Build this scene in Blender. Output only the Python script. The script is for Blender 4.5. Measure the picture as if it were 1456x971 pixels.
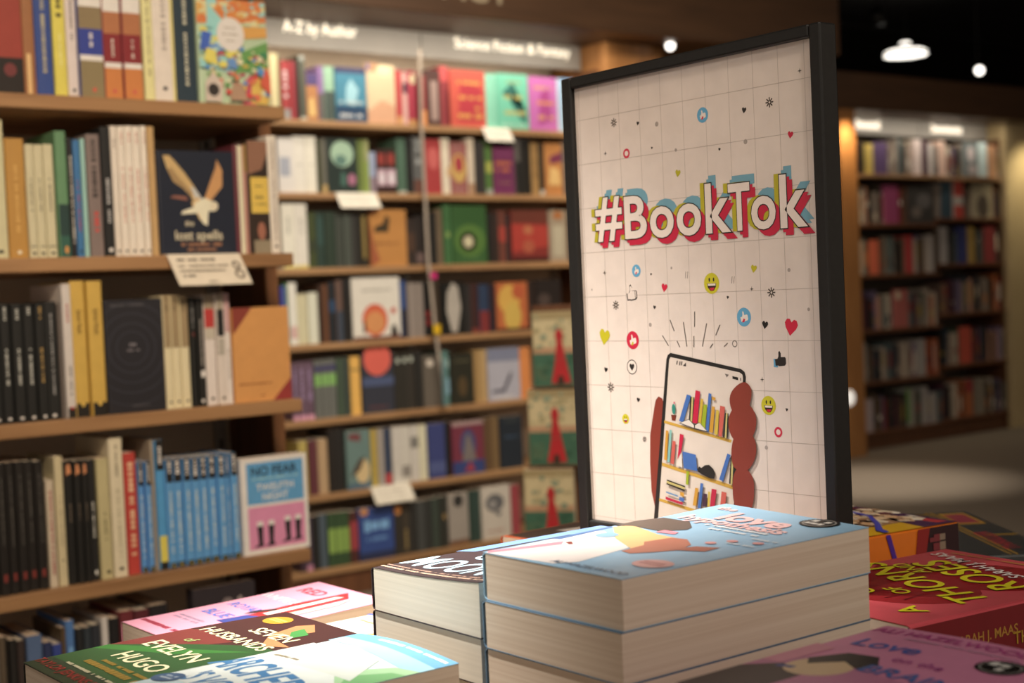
import bpy, bmesh, math, random
from mathutils import Vector, Matrix

for o in list(bpy.data.objects): bpy.data.objects.remove(o)
scene = bpy.context.scene
COL = scene.collection

# ------------------------------------------------------------------ camera
cam_data = bpy.data.cameras.new('camera')
cam_data.sensor_width = 36.0
cam_data.lens = 2031.0 / 1456.0 * 36.0
cam_data.clip_start = 0.02
cam_data.dof.use_dof = True
cam_data.dof.focus_distance = 1.03
cam_data.dof.aperture_fstop = 7.4
cam = bpy.data.objects.new('camera', cam_data)
COL.objects.link(cam)
right = Vector((0.789, -0.612, -0.044)).normalized()
fwd = Vector((0.611, 0.791, -0.033))
fwd = (fwd - right * fwd.dot(right)).normalized()
up = right.cross(fwd).normalized()
m = Matrix((right, up, -fwd)).transposed().to_4x4()
m.translation = Vector((0, 0, 1.0))
cam.matrix_world = m
scene.camera = cam

# ------------------------------------------------------------------ world, exposure
w = bpy.data.worlds.new('world'); scene.world = w
w.use_nodes = True
w.node_tree.nodes['Background'].inputs[0].default_value = (1.0, 0.80, 0.62, 1)
w.node_tree.nodes['Background'].inputs[1].default_value = 0.38
scene.view_settings.view_transform = 'Standard'
scene.view_settings.look = 'None'
scene.view_settings.exposure = 0.0
scene.view_settings.gamma = 1.0
scene.view_settings.use_curve_mapping = False

def area(name, loc, target, sx, sy, power, color, spread=math.pi):
    d = bpy.data.lights.new(name, 'AREA'); d.shape = 'RECTANGLE'
    d.size = sx; d.size_y = sy; d.energy = power; d.color = color; d.spread = spread
    o = bpy.data.objects.new(name, d); COL.objects.link(o)
    o.location = loc
    o.rotation_euler = (Vector(target) - Vector(loc)).to_track_quat('-Z', 'Y').to_euler()
    return o
def spot(name, loc, target, power, color, angle, blend=0.6, size=0.04):
    d = bpy.data.lights.new(name, 'SPOT'); d.energy = power; d.color = color
    d.spot_size = math.radians(angle); d.spot_blend = blend; d.shadow_soft_size = size
    o = bpy.data.objects.new(name, d); COL.objects.link(o)
    o.location = loc
    o.rotation_euler = (Vector(target) - Vector(loc)).to_track_quat('-Z', 'Y').to_euler()
    return o
WARM = (1.0, 0.78, 0.56); WARM2 = (1.0, 0.88, 0.72); NEUT = (1.0, 0.93, 0.84)
# track lights over the display table, and an added fill
spot('table_spotlight', (0.15, 1.62, 2.70), (0.62, 0.93, 0.80), 720, (1.0, 0.94, 0.86), 19, 1.0, 0.03)
spot('table_fill_light', (0.2, -1.1, 2.6), (0.85, 0.70, 0.75), 78, NEUT, 34, 0.9, 0.06)  # added fill, brightens the page edges and spines facing the viewer
spot('sign_spotlight', (-0.9, 0.75, 2.55), (0.80, 0.87, 0.86), 92, (1.0, 0.87, 0.77), 19, 1.0, 0.05)
# aisle lights, and an added fill under the header
area('left_aisle_light', (0.35, 0.0, 2.45), (1.15, 2.3, 0.85), 1.0, 0.3, 9, WARM, math.radians(70))
area('centre_aisle_light', (2.3, 2.0, 2.65), (2.9, 4.3, 0.7), 1.6, 0.4, 32, WARM2, math.radians(120))
area('header_fill_light', (2.9, 4.315, 1.866), (2.9, 4.42, 1.70), 1.5, 0.02, 1.6, WARM2)  # added unseen light, brightens the bookcase back above the top row
area('right_aisle_light', (6.6, 4.1, 2.75), (7.2, 5.3, 0.9), 2.0, 0.3, 2.2, WARM)
spot('floor_spotlight', (5.35, 4.15, 2.75), (5.65, 4.45, 0), 340, WARM2, 34, 1.0, 0.05)
# strip lights under the bulkheads
area('centre_strip_light', (2.95, 4.07, 1.955), (2.95, 4.26, 1.45), 1.5, 0.03, 4.2, WARM2)
area('right_strip_light', (7.3, 5.20, 1.94), (7.3, 5.33, 1.5), 1.5, 0.03, 2.6, WARM2)
spot('column_downlight', (3.83, 3.92, 1.93), (3.88, 4.16, 1.3), 20, (1.0, 0.74, 0.42), 110, 0.9, 0.03)
spot('end_column_downlight', (8.35, 5.0, 1.94), (8.35, 5.2, 1.4), 16, (1.0, 0.85, 0.55), 100, 0.9, 0.03)
spot('post_downlight', (6.40, 5.06, 1.93), (6.42, 5.16, 1.5), 13, (1.0, 0.75, 0.45), 100, 0.9, 0.03)

# ------------------------------------------------------------------ materials
MATS = {}
def srgb(h):
    v = [int(h[i:i + 2], 16) / 255 for i in (0, 2, 4)] if isinstance(h, str) else [x / 255 for x in h]
    return tuple((x / 12.92 if x <= .04045 else ((x + .055) / 1.055) ** 2.4) for x in v) + (1,)
def base(name):
    m = bpy.data.materials.new(name); m.use_nodes = True
    nt = m.node_tree; return m, nt, nt.nodes['Principled BSDF']
def paint(h, rough=0.5, kind='card'):
    """printed card: the colour with a slight procedural mottling"""
    key = (h, rough, kind)
    if key in MATS: return MATS[key]
    m, nt, b = base('%s_paint' % kind)
    c = srgb(h)
    n = nt.nodes.new('ShaderNodeTexNoise'); n.inputs['Scale'].default_value = 60; n.inputs['Detail'].default_value = 2
    t = nt.nodes.new('ShaderNodeTexCoord'); nt.links.new(t.outputs['Object'], n.inputs['Vector'])
    mx = nt.nodes.new('ShaderNodeMix'); mx.data_type = 'RGBA'
    mx.inputs[6].default_value = tuple(x * .9 for x in c[:3]) + (1,)
    mx.inputs[7].default_value = tuple(min(1, x * 1.06) for x in c[:3]) + (1,)
    nt.links.new(n.outputs['Fac'], mx.inputs[0]); nt.links.new(mx.outputs[2], b.inputs['Base Color'])
    b.inputs['Roughness'].default_value = rough
    MATS[key] = m; return m
def wood(name, c1, c2, axis=(1, 14, 14), rough=0.5, scale=3.0):
    if name in MATS: return MATS[name]
    m, nt, b = base(name)
    t = nt.nodes.new('ShaderNodeTexCoord'); mp = nt.nodes.new('ShaderNodeMapping'); mp.inputs['Scale'].default_value = axis
    n = nt.nodes.new('ShaderNodeTexNoise'); n.inputs['Scale'].default_value = scale; n.inputs['Detail'].default_value = 6; n.inputs['Distortion'].default_value = .6
    r = nt.nodes.new('ShaderNodeValToRGB'); r.color_ramp.elements[0].position = .3; r.color_ramp.elements[1].position = .7
    r.color_ramp.elements[0].color = srgb(c1); r.color_ramp.elements[1].color = srgb(c2)
    nt.links.new(t.outputs['Object'], mp.inputs[0]); nt.links.new(mp.outputs[0], n.inputs['Vector'])
    nt.links.new(n.outputs['Fac'], r.inputs[0]); nt.links.new(r.outputs[0], b.inputs['Base Color'])
    b.inputs['Roughness'].default_value = rough
    MATS[name] = m; return m
def noisy(name, c1, c2, scale, rough=.8, bump=0, metal=0):
    if name in MATS: return MATS[name]
    m, nt, b = base(name)
    t = nt.nodes.new('ShaderNodeTexCoord')
    n = nt.nodes.new('ShaderNodeTexNoise'); n.inputs['Scale'].default_value = scale; n.inputs['Detail'].default_value = 5
    r = nt.nodes.new('ShaderNodeValToRGB'); r.color_ramp.elements[0].position = .35; r.color_ramp.elements[1].position = .65
    r.color_ramp.elements[0].color = srgb(c1); r.color_ramp.elements[1].color = srgb(c2)
    nt.links.new(t.outputs['Object'], n.inputs['Vector'])
    nt.links.new(n.outputs['Fac'], r.inputs[0]); nt.links.new(r.outputs[0], b.inputs['Base Color'])
    b.inputs['Roughness'].default_value = rough; b.inputs['Metallic'].default_value = metal
    if bump:
        bp = nt.nodes.new('ShaderNodeBump'); bp.inputs['Strength'].default_value = bump
        nt.links.new(n.outputs['Fac'], bp.inputs['Height']); nt.links.new(bp.outputs[0], b.inputs['Normal'])
    MATS[name] = m; return m
def paper(name, c1, c2):
    """block of page edges: fine lines stacked along the book's thickness (local z)"""
    if name in MATS: return MATS[name]
    m, nt, b = base(name)
    t = nt.nodes.new('ShaderNodeTexCoord'); mp = nt.nodes.new('ShaderNodeMapping'); mp.inputs['Scale'].default_value = (1.6, 1.6, 330)
    n = nt.nodes.new('ShaderNodeTexNoise'); n.inputs['Scale'].default_value = 1; n.inputs['Detail'].default_value = 3; n.inputs['Roughness'].default_value = .6
    r = nt.nodes.new('ShaderNodeValToRGB'); r.color_ramp.elements[0].position = .32; r.color_ramp.elements[1].position = .6
    r.color_ramp.elements[0].color = srgb(c1); r.color_ramp.elements[1].color = srgb(c2)
    nt.links.new(t.outputs['Object'], mp.inputs[0]); nt.links.new(mp.outputs[0], n.inputs['Vector'])
    nt.links.new(n.outputs['Fac'], r.inputs[0]); nt.links.new(r.outputs[0], b.inputs['Base Color'])
    b.inputs['Roughness'].default_value = .8
    MATS[name] = m; return m
def glow(name, color, strength):
    if name in MATS: return MATS[name]
    m, nt, b = base(name)
    b.inputs['Base Color'].default_value = (.8, .8, .8, 1)
    b.inputs['Emission Color'].default_value = color + (1,); b.inputs['Emission Strength'].default_value = strength
    MATS[name] = m; return m
SHELF = wood('shelf_oak', '8e6a48', 'b08a62')
PANEL = wood('panel_oak_upright', '845a3c', 'a47650', (14, 14, 1))
SIDE = wood('side_panel_brown', '5a3824', '70482e', (14, 14, 1))
BULK = wood('bulkhead_walnut', '46301f', '543a26', (1, 10, 10))
POSTW = wood('post_oak', '9c6a3c', 'b88450', (12, 12, 1))
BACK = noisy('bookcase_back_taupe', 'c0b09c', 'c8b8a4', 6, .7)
SLOT = noisy('slotted_steel', '9a948c', 'a8a29a', 30, .4, 0, .6)
DARKHOLE = paint('14110f', .9, 'slot')
PAGES = paper('page_block_cream', 'cdb8a2', 'ddccb8')
PAGES2 = paper('page_block_white', 'ccc4b4', 'd8d0c0')
CARPET = noisy('carpet_grey_brown', '6c6258', '82776a', 90, .95, .3)
BLACKP = noisy('black_powder_coat', '0c0c0c', '121211', 200, .45, .05)
CEIL = noisy('ceiling_black', '15110f', '1a1512', 3, .9)
WALLM = noisy('wall_paint_dark', '2a2320', '302824', 4, .9)
WALLC = noisy('wall_paint_cream', 'b8a47c', 'c2ae86', 4, .8)
HEADER = noisy('header_board_grey', '9c9892', 'a29e98', 8, .5)

# ------------------------------------------------------------------ mesh builder
GLYPHS = {}
def glyph(s, off=0.0):
    """flat triangles of a piece of lettering, baseline at 0, as (points, polygons, width)"""
    k = (s, off)
    if k in GLYPHS: return GLYPHS[k]
    c = bpy.data.curves.new('tmp', 'FONT'); c.body = s; c.size = 1; c.offset = off; c.resolution_u = 4
    o = bpy.data.objects.new('tmp', c); COL.objects.link(o)
    dg = bpy.context.evaluated_depsgraph_get(); me = bpy.data.meshes.new_from_object(o.evaluated_get(dg))
    pts = [(v.co.x, v.co.y) for v in me.vertices]; pol = [tuple(p.vertices) for p in me.polygons]
    bpy.data.objects.remove(o); bpy.data.curves.remove(c); bpy.data.meshes.remove(me)
    GLYPHS[k] = (pts, pol); return GLYPHS[k]

class MB:
    def __init__(s): s.v = []; s.f = []; s.mi = []; s.mats = []; s.smooth = False
    def mat(s, m):
        if m not in s.mats: s.mats.append(m)
        return s.mats.index(m)
    def add(s, pts, faces, m):
        k = len(s.v); s.v += [Vector(p) for p in pts]; i = s.mat(m)
        for f in faces: s.f.append(tuple(a + k for a in f)); s.mi.append(i)
    def box(s, a, b, m):
        x0, y0, z0 = a; x1, y1, z1 = b
        s.add([(x0, y0, z0), (x1, y0, z0), (x1, y1, z0), (x0, y1, z0), (x0, y0, z1), (x1, y0, z1), (x1, y1, z1), (x0, y1, z1)],
              [(0, 3, 2, 1), (4, 5, 6, 7), (0, 1, 5, 4), (1, 2, 6, 5), (2, 3, 7, 6), (3, 0, 4, 7)], m)
    def cyl(s, a, b, r0, r1, m, n=20, cap=True):
        a, b = Vector(a), Vector(b); d = (b - a).normalized()
        x = d.orthogonal().normalized(); y = d.cross(x)
        ring = lambda c, r: [c + x * (r * math.cos(2 * math.pi * i / n)) + y * (r * math.sin(2 * math.pi * i / n)) for i in range(n)]
        p = ring(a, r0) + ring(b, r1)
        f = [(i, (i + 1) % n, n + (i + 1) % n, n + i) for i in range(n)]
        if cap: f += [tuple(range(n))[::-1], tuple(range(n, 2 * n))]
        s.add(p, f, m)
    def lathe(s, c, prof, m, n=28):
        p = []; f = []
        for (r, z) in prof:
            p += [(c[0] + r * math.cos(2 * math.pi * i / n), c[1] + r * math.sin(2 * math.pi * i / n), c[2] + z) for i in range(n)]
        for k in range(len(prof) - 1):
            f += [(k * n + i, k * n + (i + 1) % n, (k + 1) * n + (i + 1) % n, (k + 1) * n + i) for i in range(n)]
        s.add(p, f, m)
    def build(s, name, parent=None, loc=(0, 0, 0), bevel=0, smooth=False):
        me = bpy.data.meshes.new(name)
        L = Vector(loc)
        me.from_pydata([tuple(v - L) for v in s.v], [], s.f)
        for m in s.mats: me.materials.append(m)
        for p, i in zip(me.polygons, s.mi): p.material_index = i; p.use_smooth = smooth
        me.update()
        o = bpy.data.objects.new(name, me); COL.objects.link(o)
        if parent:
            o.parent = parent; o.location = L - parent.location
        else: o.location = L
        if bevel:
            b = o.modifiers.new('bevel', 'BEVEL'); b.width = bevel; b.segments = 2; b.limit_method = 'ANGLE'
        return o

class Canvas:
    """flat art laid on a face: origin, unit axes, size in metres, layer height; marks use fractions of the face"""
    def __init__(s, mb, O, U, V, w, h, rough=.5, step=.00025, disp=None, cell=None):
        s.mb, s.O, s.U, s.V, s.w, s.h = mb, Vector(O), Vector(U), Vector(V), w, h
        s.N = s.U.cross(s.V).normalized(); s.k = 0; s.base = .00012 if disp else .00005; s.rough = rough; s.step = step; s.disp = disp; s.cell = cell
    def flat(s, pts, polys, hx, new=True):
        if new: s.k += 1
        m = paint(hx, s.rough) if isinstance(hx, (str, tuple)) else hx
        if s.cell:
            bm = bmesh.new(); vs = [bm.verts.new((a, b, 0)) for a, b in pts]
            for p in polys:
                try: bm.faces.new([vs[i] for i in p])
                except ValueError: pass
            bmesh.ops.triangulate(bm, faces=bm.faces[:])
            for _ in range(6):
                es = [e for e in bm.edges if e.calc_length() > s.cell]
                if not es: break
                bmesh.ops.subdivide_edges(bm, edges=es, cuts=1)
                bmesh.ops.triangulate(bm, faces=[f for f in bm.faces if len(f.verts) > 3])
            bm.verts.index_update()
            pts = [(v.co.x, v.co.y) for v in bm.verts]; polys = [tuple(v.index for v in f.verts) for f in bm.faces]
            bm.free()
        z = s.base + s.k * s.step
        P = [s.O + s.U * a + s.V * b + s.N * (z + (s.disp(a, b) if s.disp else 0)) for a, b in pts]
        s.mb.add(P, polys, m)
    def poly(s, hx, pts): s.flat([(a * s.w, b * s.h) for a, b in pts], [tuple(range(len(pts)))], hx)
    def rect(s, a, b, c, d, hx): s.poly(hx, [(a, b), (c, b), (c, d), (a, d)])
    def ell(s, u, v, ru, rv, hx, n=24, rot=0):
        s.poly(hx, [(u + ru * math.cos(2 * math.pi * i / n), v + rv * math.sin(2 * math.pi * i / n)) for i in range(n)])
    def text(s, u, v, size, t, hx, rot=0, off=0.0, sx=1.0, anchor='c'):
        """size is the letter height as a fraction of the face width"""
        pts, pol = glyph(t, off)
        if not pts: return
        x0 = min(p[0] for p in pts); x1 = max(p[0] for p in pts); y1 = .7
        k = size * s.w; ca, sa = math.cos(math.radians(rot)), math.sin(math.radians(rot))
        cx = (x0 + x1) / 2 if anchor == 'c' else x0
        P = []
        for x, y in pts:
            a = (x - cx) * k * sx; b = (y - y1 / 2) * k
            P.append((u * s.w + a * ca - b * sa, v * s.h + a * sa + b * ca))
        s.flat(P, pol, hx)
    def box_glyph(s, ch, u0, v0, u1, v1, hx, off, grow=0.0, du=0, dv=0):
        """one letter stretched into a box given in metres; every layer uses the plain letter's box"""
        p0, _ = glyph(ch, .02); pts, pol = glyph(ch, off)
        x0 = min(p[0] for p in p0); x1 = max(p[0] for p in p0); y0 = min(p[1] for p in p0); y1 = max(p[1] for p in p0)
        kx = (u1 - u0) / (x1 - x0); ky = (v1 - v0) / (y1 - y0)
        s.flat([(u0 + (x - x0) * kx + du, v0 + (y - y0) * ky + dv) for x, y in pts], pol, hx)
    def marks(s, L, rng):
        for q in L:
            k = q[0]
            if k == 'r': s.rect(q[1], q[2], q[3], q[4], q[5])
            elif k == 'e': s.ell(q[1], q[2], q[3], q[4], q[5])
            elif k == 'p': s.poly(q[1], q[2])
            elif k == 't': s.text(q[1], q[2], q[3], q[4], q[5], q[6], q[8] if len(q) > 8 else .015, q[7] if len(q) > 7 else 1.0)
            elif k == 'ring':
                n = 28; u, v, r, th, hx = q[1:]; a = s.w / s.h
                P = [(( u + r * f * math.cos(2 * math.pi * i / n)) , (v + r * f * a * math.sin(2 * math.pi * i / n))) for f in (1, 1 - th / r * 1.6) for i in range(n)]
                P = [(min(1, max(0, x)) * s.w, min(1, max(0, y)) * s.h) for x, y in P]
                s.flat(P, [(i, (i + 1) % n, n + (i + 1) % n, n + i) for i in range(n)], hx)
            elif k == 'x':          # scattered dabs of printed colour
                _, cnt, a0, b0, a1, b1, sz, cols = q
                for _i in range(cnt):
                    a = rng.uniform(a0, a1); b = rng.uniform(b0, b1); e1 = sz * rng.uniform(.4, 1); e2 = e1 * rng.uniform(.3, 1) * s.w / s.h
                    n = rng.choice((4, 5, 6)); ph = rng.uniform(0, 3)
                    s.poly(rng.choice(cols), [(min(1, max(0, a + e1 * math.cos(ph + 6.283 * i / n))), min(1, max(0, b + e2 * math.sin(ph + 6.283 * i / n)))) for i in range(n)])
                    s.k -= .85
            elif k == 's':          # a column of small blurred-looking characters down a spine
                u, v0, v1, wd, hx = q[1:]
                v = v1; P = []; F = []; ch = max(.0035, wd * s.w * .8) / s.h
                while v - ch > v0:
                    if rng.random() < .16: v -= ch * .8; continue
                    hgt = ch * rng.uniform(.55, 1.0); wx = wd * rng.uniform(.7, 1)
                    i = len(P); P += [((u - wx / 2) * s.w, (v - hgt) * s.h), ((u + wx / 2) * s.w, (v - hgt) * s.h), ((u + wx / 2) * s.w, v * s.h), ((u - wx / 2) * s.w, v * s.h)]
                    F.append((i, i + 1, i + 2, i + 3)); v -= ch * 1.15
                if F: s.flat(P, F, hx)
            elif k == 'l':          # a line of small characters across
                u0, u1, v, h, hx = q[1:]
                u = u0; P = []; F = []
                while u < u1:
                    cw = h * s.h / s.w * rng.uniform(.45, .9)
                    if u + cw > u1: break
                    hh = h * rng.uniform(.7, 1)
                    if rng.random() > .12:
                        i = len(P); P += [(u * s.w, (v - hh / 2) * s.h), ((u + cw) * s.w, (v - hh / 2) * s.h), ((u + cw) * s.w, (v + hh / 2) * s.h), (u * s.w, (v + hh / 2) * s.h)]
                        F.append((i, i + 1, i + 2, i + 3))
                    u += cw * 1.2
                if F: s.flat(P, F, hx)

def tag(o, label=None, cat=None, group=None, kind=None):
    if label: o['label'] = label
    if cat: o['category'] = cat
    if group: o['group'] = group
    if kind: o['kind'] = kind
    return o
def struct(mb, name, loc=(0, 0, 0), **k): return tag(mb.build(name, None, loc, **k), kind='structure')

# ------------------------------------------------------------------ the book
X, Y, Z = Vector((1, 0, 0)), Vector((0, 1, 0)), Vector((0, 0, 1))
def book(O, U, V, w, h, t, cover, front=(), spine=(), pages=None, label=None, group=None, rough=.5, lift=None,
         cell=None, seed=0, ptitle=None, back=None, inset=.0008, shown=True, edge=None, spine_cover=None):
    """O: lower left corner of the front cover (spine on the left); U across, V up the cover. lift(u,v) raises the front."""
    U, V = U.normalized(), V.normalized(); N = U.cross(V).normalized(); O = Vector(O)
    rng = random.Random(seed); c = .0007 if t < .02 else .0009
    if inset < .0005: c = .00045
    C = paint(cover, rough); CS = paint(spine_cover, rough) if spine_cover else C
    mb = MB()
    def W(u, v, n):
        d = lift(u, v) * (1 + n / t) if lift else 0
        return O + U * u + V * v + N * (n + d)
    # outer and inner outline of the cover in the (u, n) plane: front board, rounded spine, back board
    r = min(.0022, t * .3)
    outer = [(w, 0)] + ([(w * k / 8, 0) for k in range(7, 1, -1)] if lift else []) + [(r * 1.6, 0), (r * .5, -r * .25), (0, -r), (-.0002, -t / 2), (0, -t + r), (r * .5, -t + r * .25), (r * 1.6, -t), (w, -t)]
    inner = [(w, -c)] + ([(w * k / 8, -c) for k in range(7, 1, -1)] if lift else []) + [(r * 1.6, -c), (r * .7, -r * .5 - c * .5), (c, -r - c * .3), (c, -t / 2), (c, -t + r + c * .3), (r * .7, -t + r * .5 + c * .5), (r * 1.6, -t + c), (w, -t + c)]
    n = len(outer); P = []; F = []
    ys = [h * k / 10 for k in range(11)] if lift else [0, h]
    for v in ys:
        P += [W(a, v, b) for a, b in outer] + [W(a, v, b) for a, b in inner]
    S = 2 * n
    for j in range(len(ys) - 1):
        a = j * S; b = a + S
        F += [(a + i, a + i + 1, b + i + 1, b + i) for i in range(n - 1)]
        F += [(a + n + i + 1, a + n + i, b + n + i, b + n + i + 1) for i in range(n - 1)]
        F += [(a + n, a, b, b + n), (a + n - 1, a + 2 * n - 1, b + 2 * n - 1, b + n - 1)]
    e = (len(ys) - 1) * S
    F += [(i + 1, i, n + i, n + i + 1) for i in range(n - 1)] + [(e + i, e + i + 1, e + n + i + 1, e + n + i) for i in range(n - 1)]
    mb.add(P, F, C)
    if spine_cover: mb.mi = [mb.mat(CS) if False else x for x in mb.mi]
    if front:
        cv = Canvas(mb, O, U, V, w, h, rough, .000025 if lift or cell else .00015, (lambda a, b: lift(a, b)) if lift else None, cell)
        cv.marks(front, rng)
    if spine:
        cs = Canvas(mb, O - N * (t - r * .6) - U * .00045, N, V, t - 1.2 * r, h, rough, .0002)
        cs.marks(spine, rng)
    base_c = O + U * w / 2 + V * h / 2 - N * t / 2
    lo = min((O + U * a * w + V * b * h - N * cc * t).z for a in (0, 1) for b in (0, 1) for cc in (0, 1))
    loc = Vector((base_c.x, base_c.y, lo))
    o = mb.build('book', None, loc)
    # the page block, its own part; local z runs along the thickness so the page edges show as fine lines
    pb = MB(); PM = pages or PAGES
    m3 = Matrix((U, V, N)).transposed()
    ps = r * 1.2 + c
    us = [ps + (w - inset - ps) * k / 8 for k in range(9)] if lift else [ps, w - inset]
    vs = [inset + (h - 2 * inset) * k / 10 for k in range(11)] if lift else [inset, h - inset]
    top = [[None] * len(vs) for _ in us]; bot = [[None] * len(vs) for _ in us]
    PP = []
    for i, a in enumerate(us):
        for j, b in enumerate(vs):
            d = lift(a, b) if lift else 0
            top[i][j] = len(PP); PP.append((a, b, -c * 1.05 + d)); bot[i][j] = len(PP); PP.append((a, b, -t + c * 1.05))
    nf = []
    ni, nj = len(us) - 1, len(vs) - 1
    for i in range(ni):
        for j in range(nj):
            nf += [(top[i][j], top[i + 1][j], top[i + 1][j + 1], top[i][j + 1]), (bot[i][j], bot[i][j + 1], bot[i + 1][j + 1], bot[i + 1][j])]
    for i in range(ni): nf += [(bot[i][0], bot[i + 1][0], top[i + 1][0], top[i][0]), (bot[i + 1][nj], bot[i][nj], top[i][nj], top[i + 1][nj])]
    for j in range(nj): nf += [(bot[ni][j], bot[ni][j + 1], top[ni][j + 1], top[ni][j]), (bot[0][j + 1], bot[0][j], top[0][j], top[0][j + 1])]
    pb.add(PP, nf, PM)
    p = pb.build('pages')
    p.parent = o
    mw = m3.to_4x4(); mw.translation = O - loc
    p.matrix_parent_inverse = Matrix.Identity(4); p.matrix_basis = mw
    if label: tag(o, label, 'book', group)
    return o

# ------------------------------------------------------------------ room shell
mb = MB(); mb.box((-3, -3, -.1), (14, 13, 0), CARPET); struct(mb, 'floor')
mb = MB(); mb.box((-3, -3, 2.95), (14, 13, 3.05), CEIL); struct(mb, 'ceiling')
mb = MB(); mb.box((-3, 13, 0), (14, 13.1, 2.95), WALLM); struct(mb, 'wall_back')
mb = MB(); mb.box((14, -3, 0), (14.1, 13, 2.95), WALLM); struct(mb, 'wall_right')
mb = MB(); mb.box((2.05, 4.50, 0), (3.72, 4.58, 1.96), BACK); mb.box((2.05, 4.5, 1.96), (4.9, 4.58, 2.95), WALLM); struct(mb, 'wall_centre')
mb = MB(); mb.box((4.06, 5.30, 0), (6.34, 5.38, 1.952), POSTW); struct(mb, 'wall_alcove')
mb = MB(); mb.box((6.34, 5.62, 0), (8.15, 5.70, 1.952), BACK); struct(mb, 'wall_right_bay')
# walnut bulkheads running over the bookcases
mb = MB(); mb.box((1.95, 4.00, 1.965), (4.95, 4.62, 2.95), BULK); struct(mb, 'trim_1', bevel=.004)
mb = MB(); mb.box((4.95, 5.15, 1.953), (10.5, 5.70, 2.158), BULK); struct(mb, 'trim_2', bevel=.004)
# lit columns
mb = MB(); mb.box((3.735, 4.16, 0), (4.045, 4.62, 1.964), POSTW); mb.box((3.90, 4.150, .1), (4.02, 4.1599, 1.90), wood('column_inset', '80593a', '8c6440', (12, 12, 1)))
struct(mb, 'trim_3', bevel=.003)
mb = MB(); mb.box((6.345, 5.16, 0), (6.495, 5.62, 1.952), POSTW); struct(mb, 'trim_4', bevel=.003)
mb = MB(); mb.box((8.115, 5.27, 0), (9.2, 5.62, 1.952), WALLC); struct(mb, 'trim_5', bevel=.003)
# raised capitals FACT on the bulkhead face
mb = MB(); cv = Canvas(mb, (2.74, 3.998, 2.018), X, Z, .5, .12, .5, .0005)
pts, pol = glyph('FACT', .012)
k = .125
x0 = min(p[0] for p in pts)
xs = [(p[0] - x0) * k * 1.18 for p in pts]
mb2 = MB()
mb2.add([(2.795 + a, 3.9965, 2.021 + p[1] * k) for a, p in zip(xs, pts)], pol, noisy('dull_bronze', 'a09078', 'a8987e', 20, .5))
tag(mb2.build('wall_lettering'), 'dull bronze capitals reading FACT high on the walnut bulkhead', 'lettering')

# ------------------------------------------------------------------ bookcases
def shelf_board(mb, x0, x1, y0, y1, z, m=SHELF, th=.022): mb.box((x0, y0, z - th), (x1, y1, z), m)
def slot_strip(name_parent, x, y, z0, z1):
    s = MB(); s.box((x - .012, y - .006, z0), (x + .012, y, z1), SLOT)
    z = z0 + .04
    while z < z1 - .02:
        s.box((x - .003, y - .0066, z), (x + .003, y - .0059, z + .016), DARKHOLE); z += .05
    return s.build('slotted_upright', name_parent)
def anchor(name, loc, label, cat, group=None):
    o = bpy.data.objects.new(name, None); COL.objects.link(o); o.location = loc; o.empty_display_size = .05
    return tag(o, label, cat, group)

# near left bookcase
LZ = [1.57, 1.327, 1.085, .842, .590, .335]
lc = anchor('bookcase', (.72, 2.27, 0), 'near left oak bookcase with five visible shelves of books and a taupe back', 'bookcase')
b = MB(); b.box((.20, 2.42, .08), (1.20, 2.44, 2.0), BACK); b.build('back_panel', lc)
for z in LZ:
    s = MB(); shelf_board(s, .20, 1.172 + (1.2 - z) * .012, 2.10, 2.42, z); s.build('shelf', lc, bevel=.002)
s = MB(); s.box((.20, 2.25, 0), (1.20, 2.44, .09), SIDE); s.build('plinth', lc)
s = MB(); s.box((1.2, 2.255, 0), (1.222, 2.44, 2.0), SIDE); s.box((1.2, 2.248, 0), (1.222, 2.2549, 2.0), PANEL); s.build('side_panel', lc, bevel=.001)
s = MB(); s.box((.176, 2.248, 0), (.199, 2.44, 2.0), SIDE); s.build('side_panel', lc, bevel=.001)
for x in (.24, 1.178): slot_strip(lc, x, 2.419, .1, 1.98)
s = MB(); s.box((.176, 2.10, 2.001), (1.222, 2.44, 2.03), SHELF); s.build('top_board', lc, bevel=.002)

# centre bookcase
CZ = [1.612, 1.369, 1.117, .863, .610, .355, .103]
cc = anchor('bookcase', (2.9, 4.33, 0), 'lit bookcase of seven shelves below the A-Z by Author sign', 'bookcase')
for z in CZ:
    for a, e in ((2.08, 2.968), (2.970, 3.715)):
        s = MB(); shelf_board(s, a, e, 4.185, 4.47, z); s.build('shelf', cc, bevel=.002)
s = MB(); s.box((2.08, 4.471, .02), (3.715, 4.498, 1.95), BACK); s.build('back_panel', cc)
s = MB(); s.box((2.08, 4.20, 0), (3.715, 4.47, .08), SIDE); s.build('plinth', cc)
s = MB(); s.box((3.716, 4.20, 0), (3.733, 4.498, 1.86), SIDE); s.build('side_panel', cc)
s = MB(); s.box((2.06, 4.20, 0), (2.079, 4.498, 1.86), SIDE); s.build('side_panel', cc)
for x in (2.13, 2.969, 3.68): slot_strip(cc, x, 4.4705, .1, 1.86)

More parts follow.
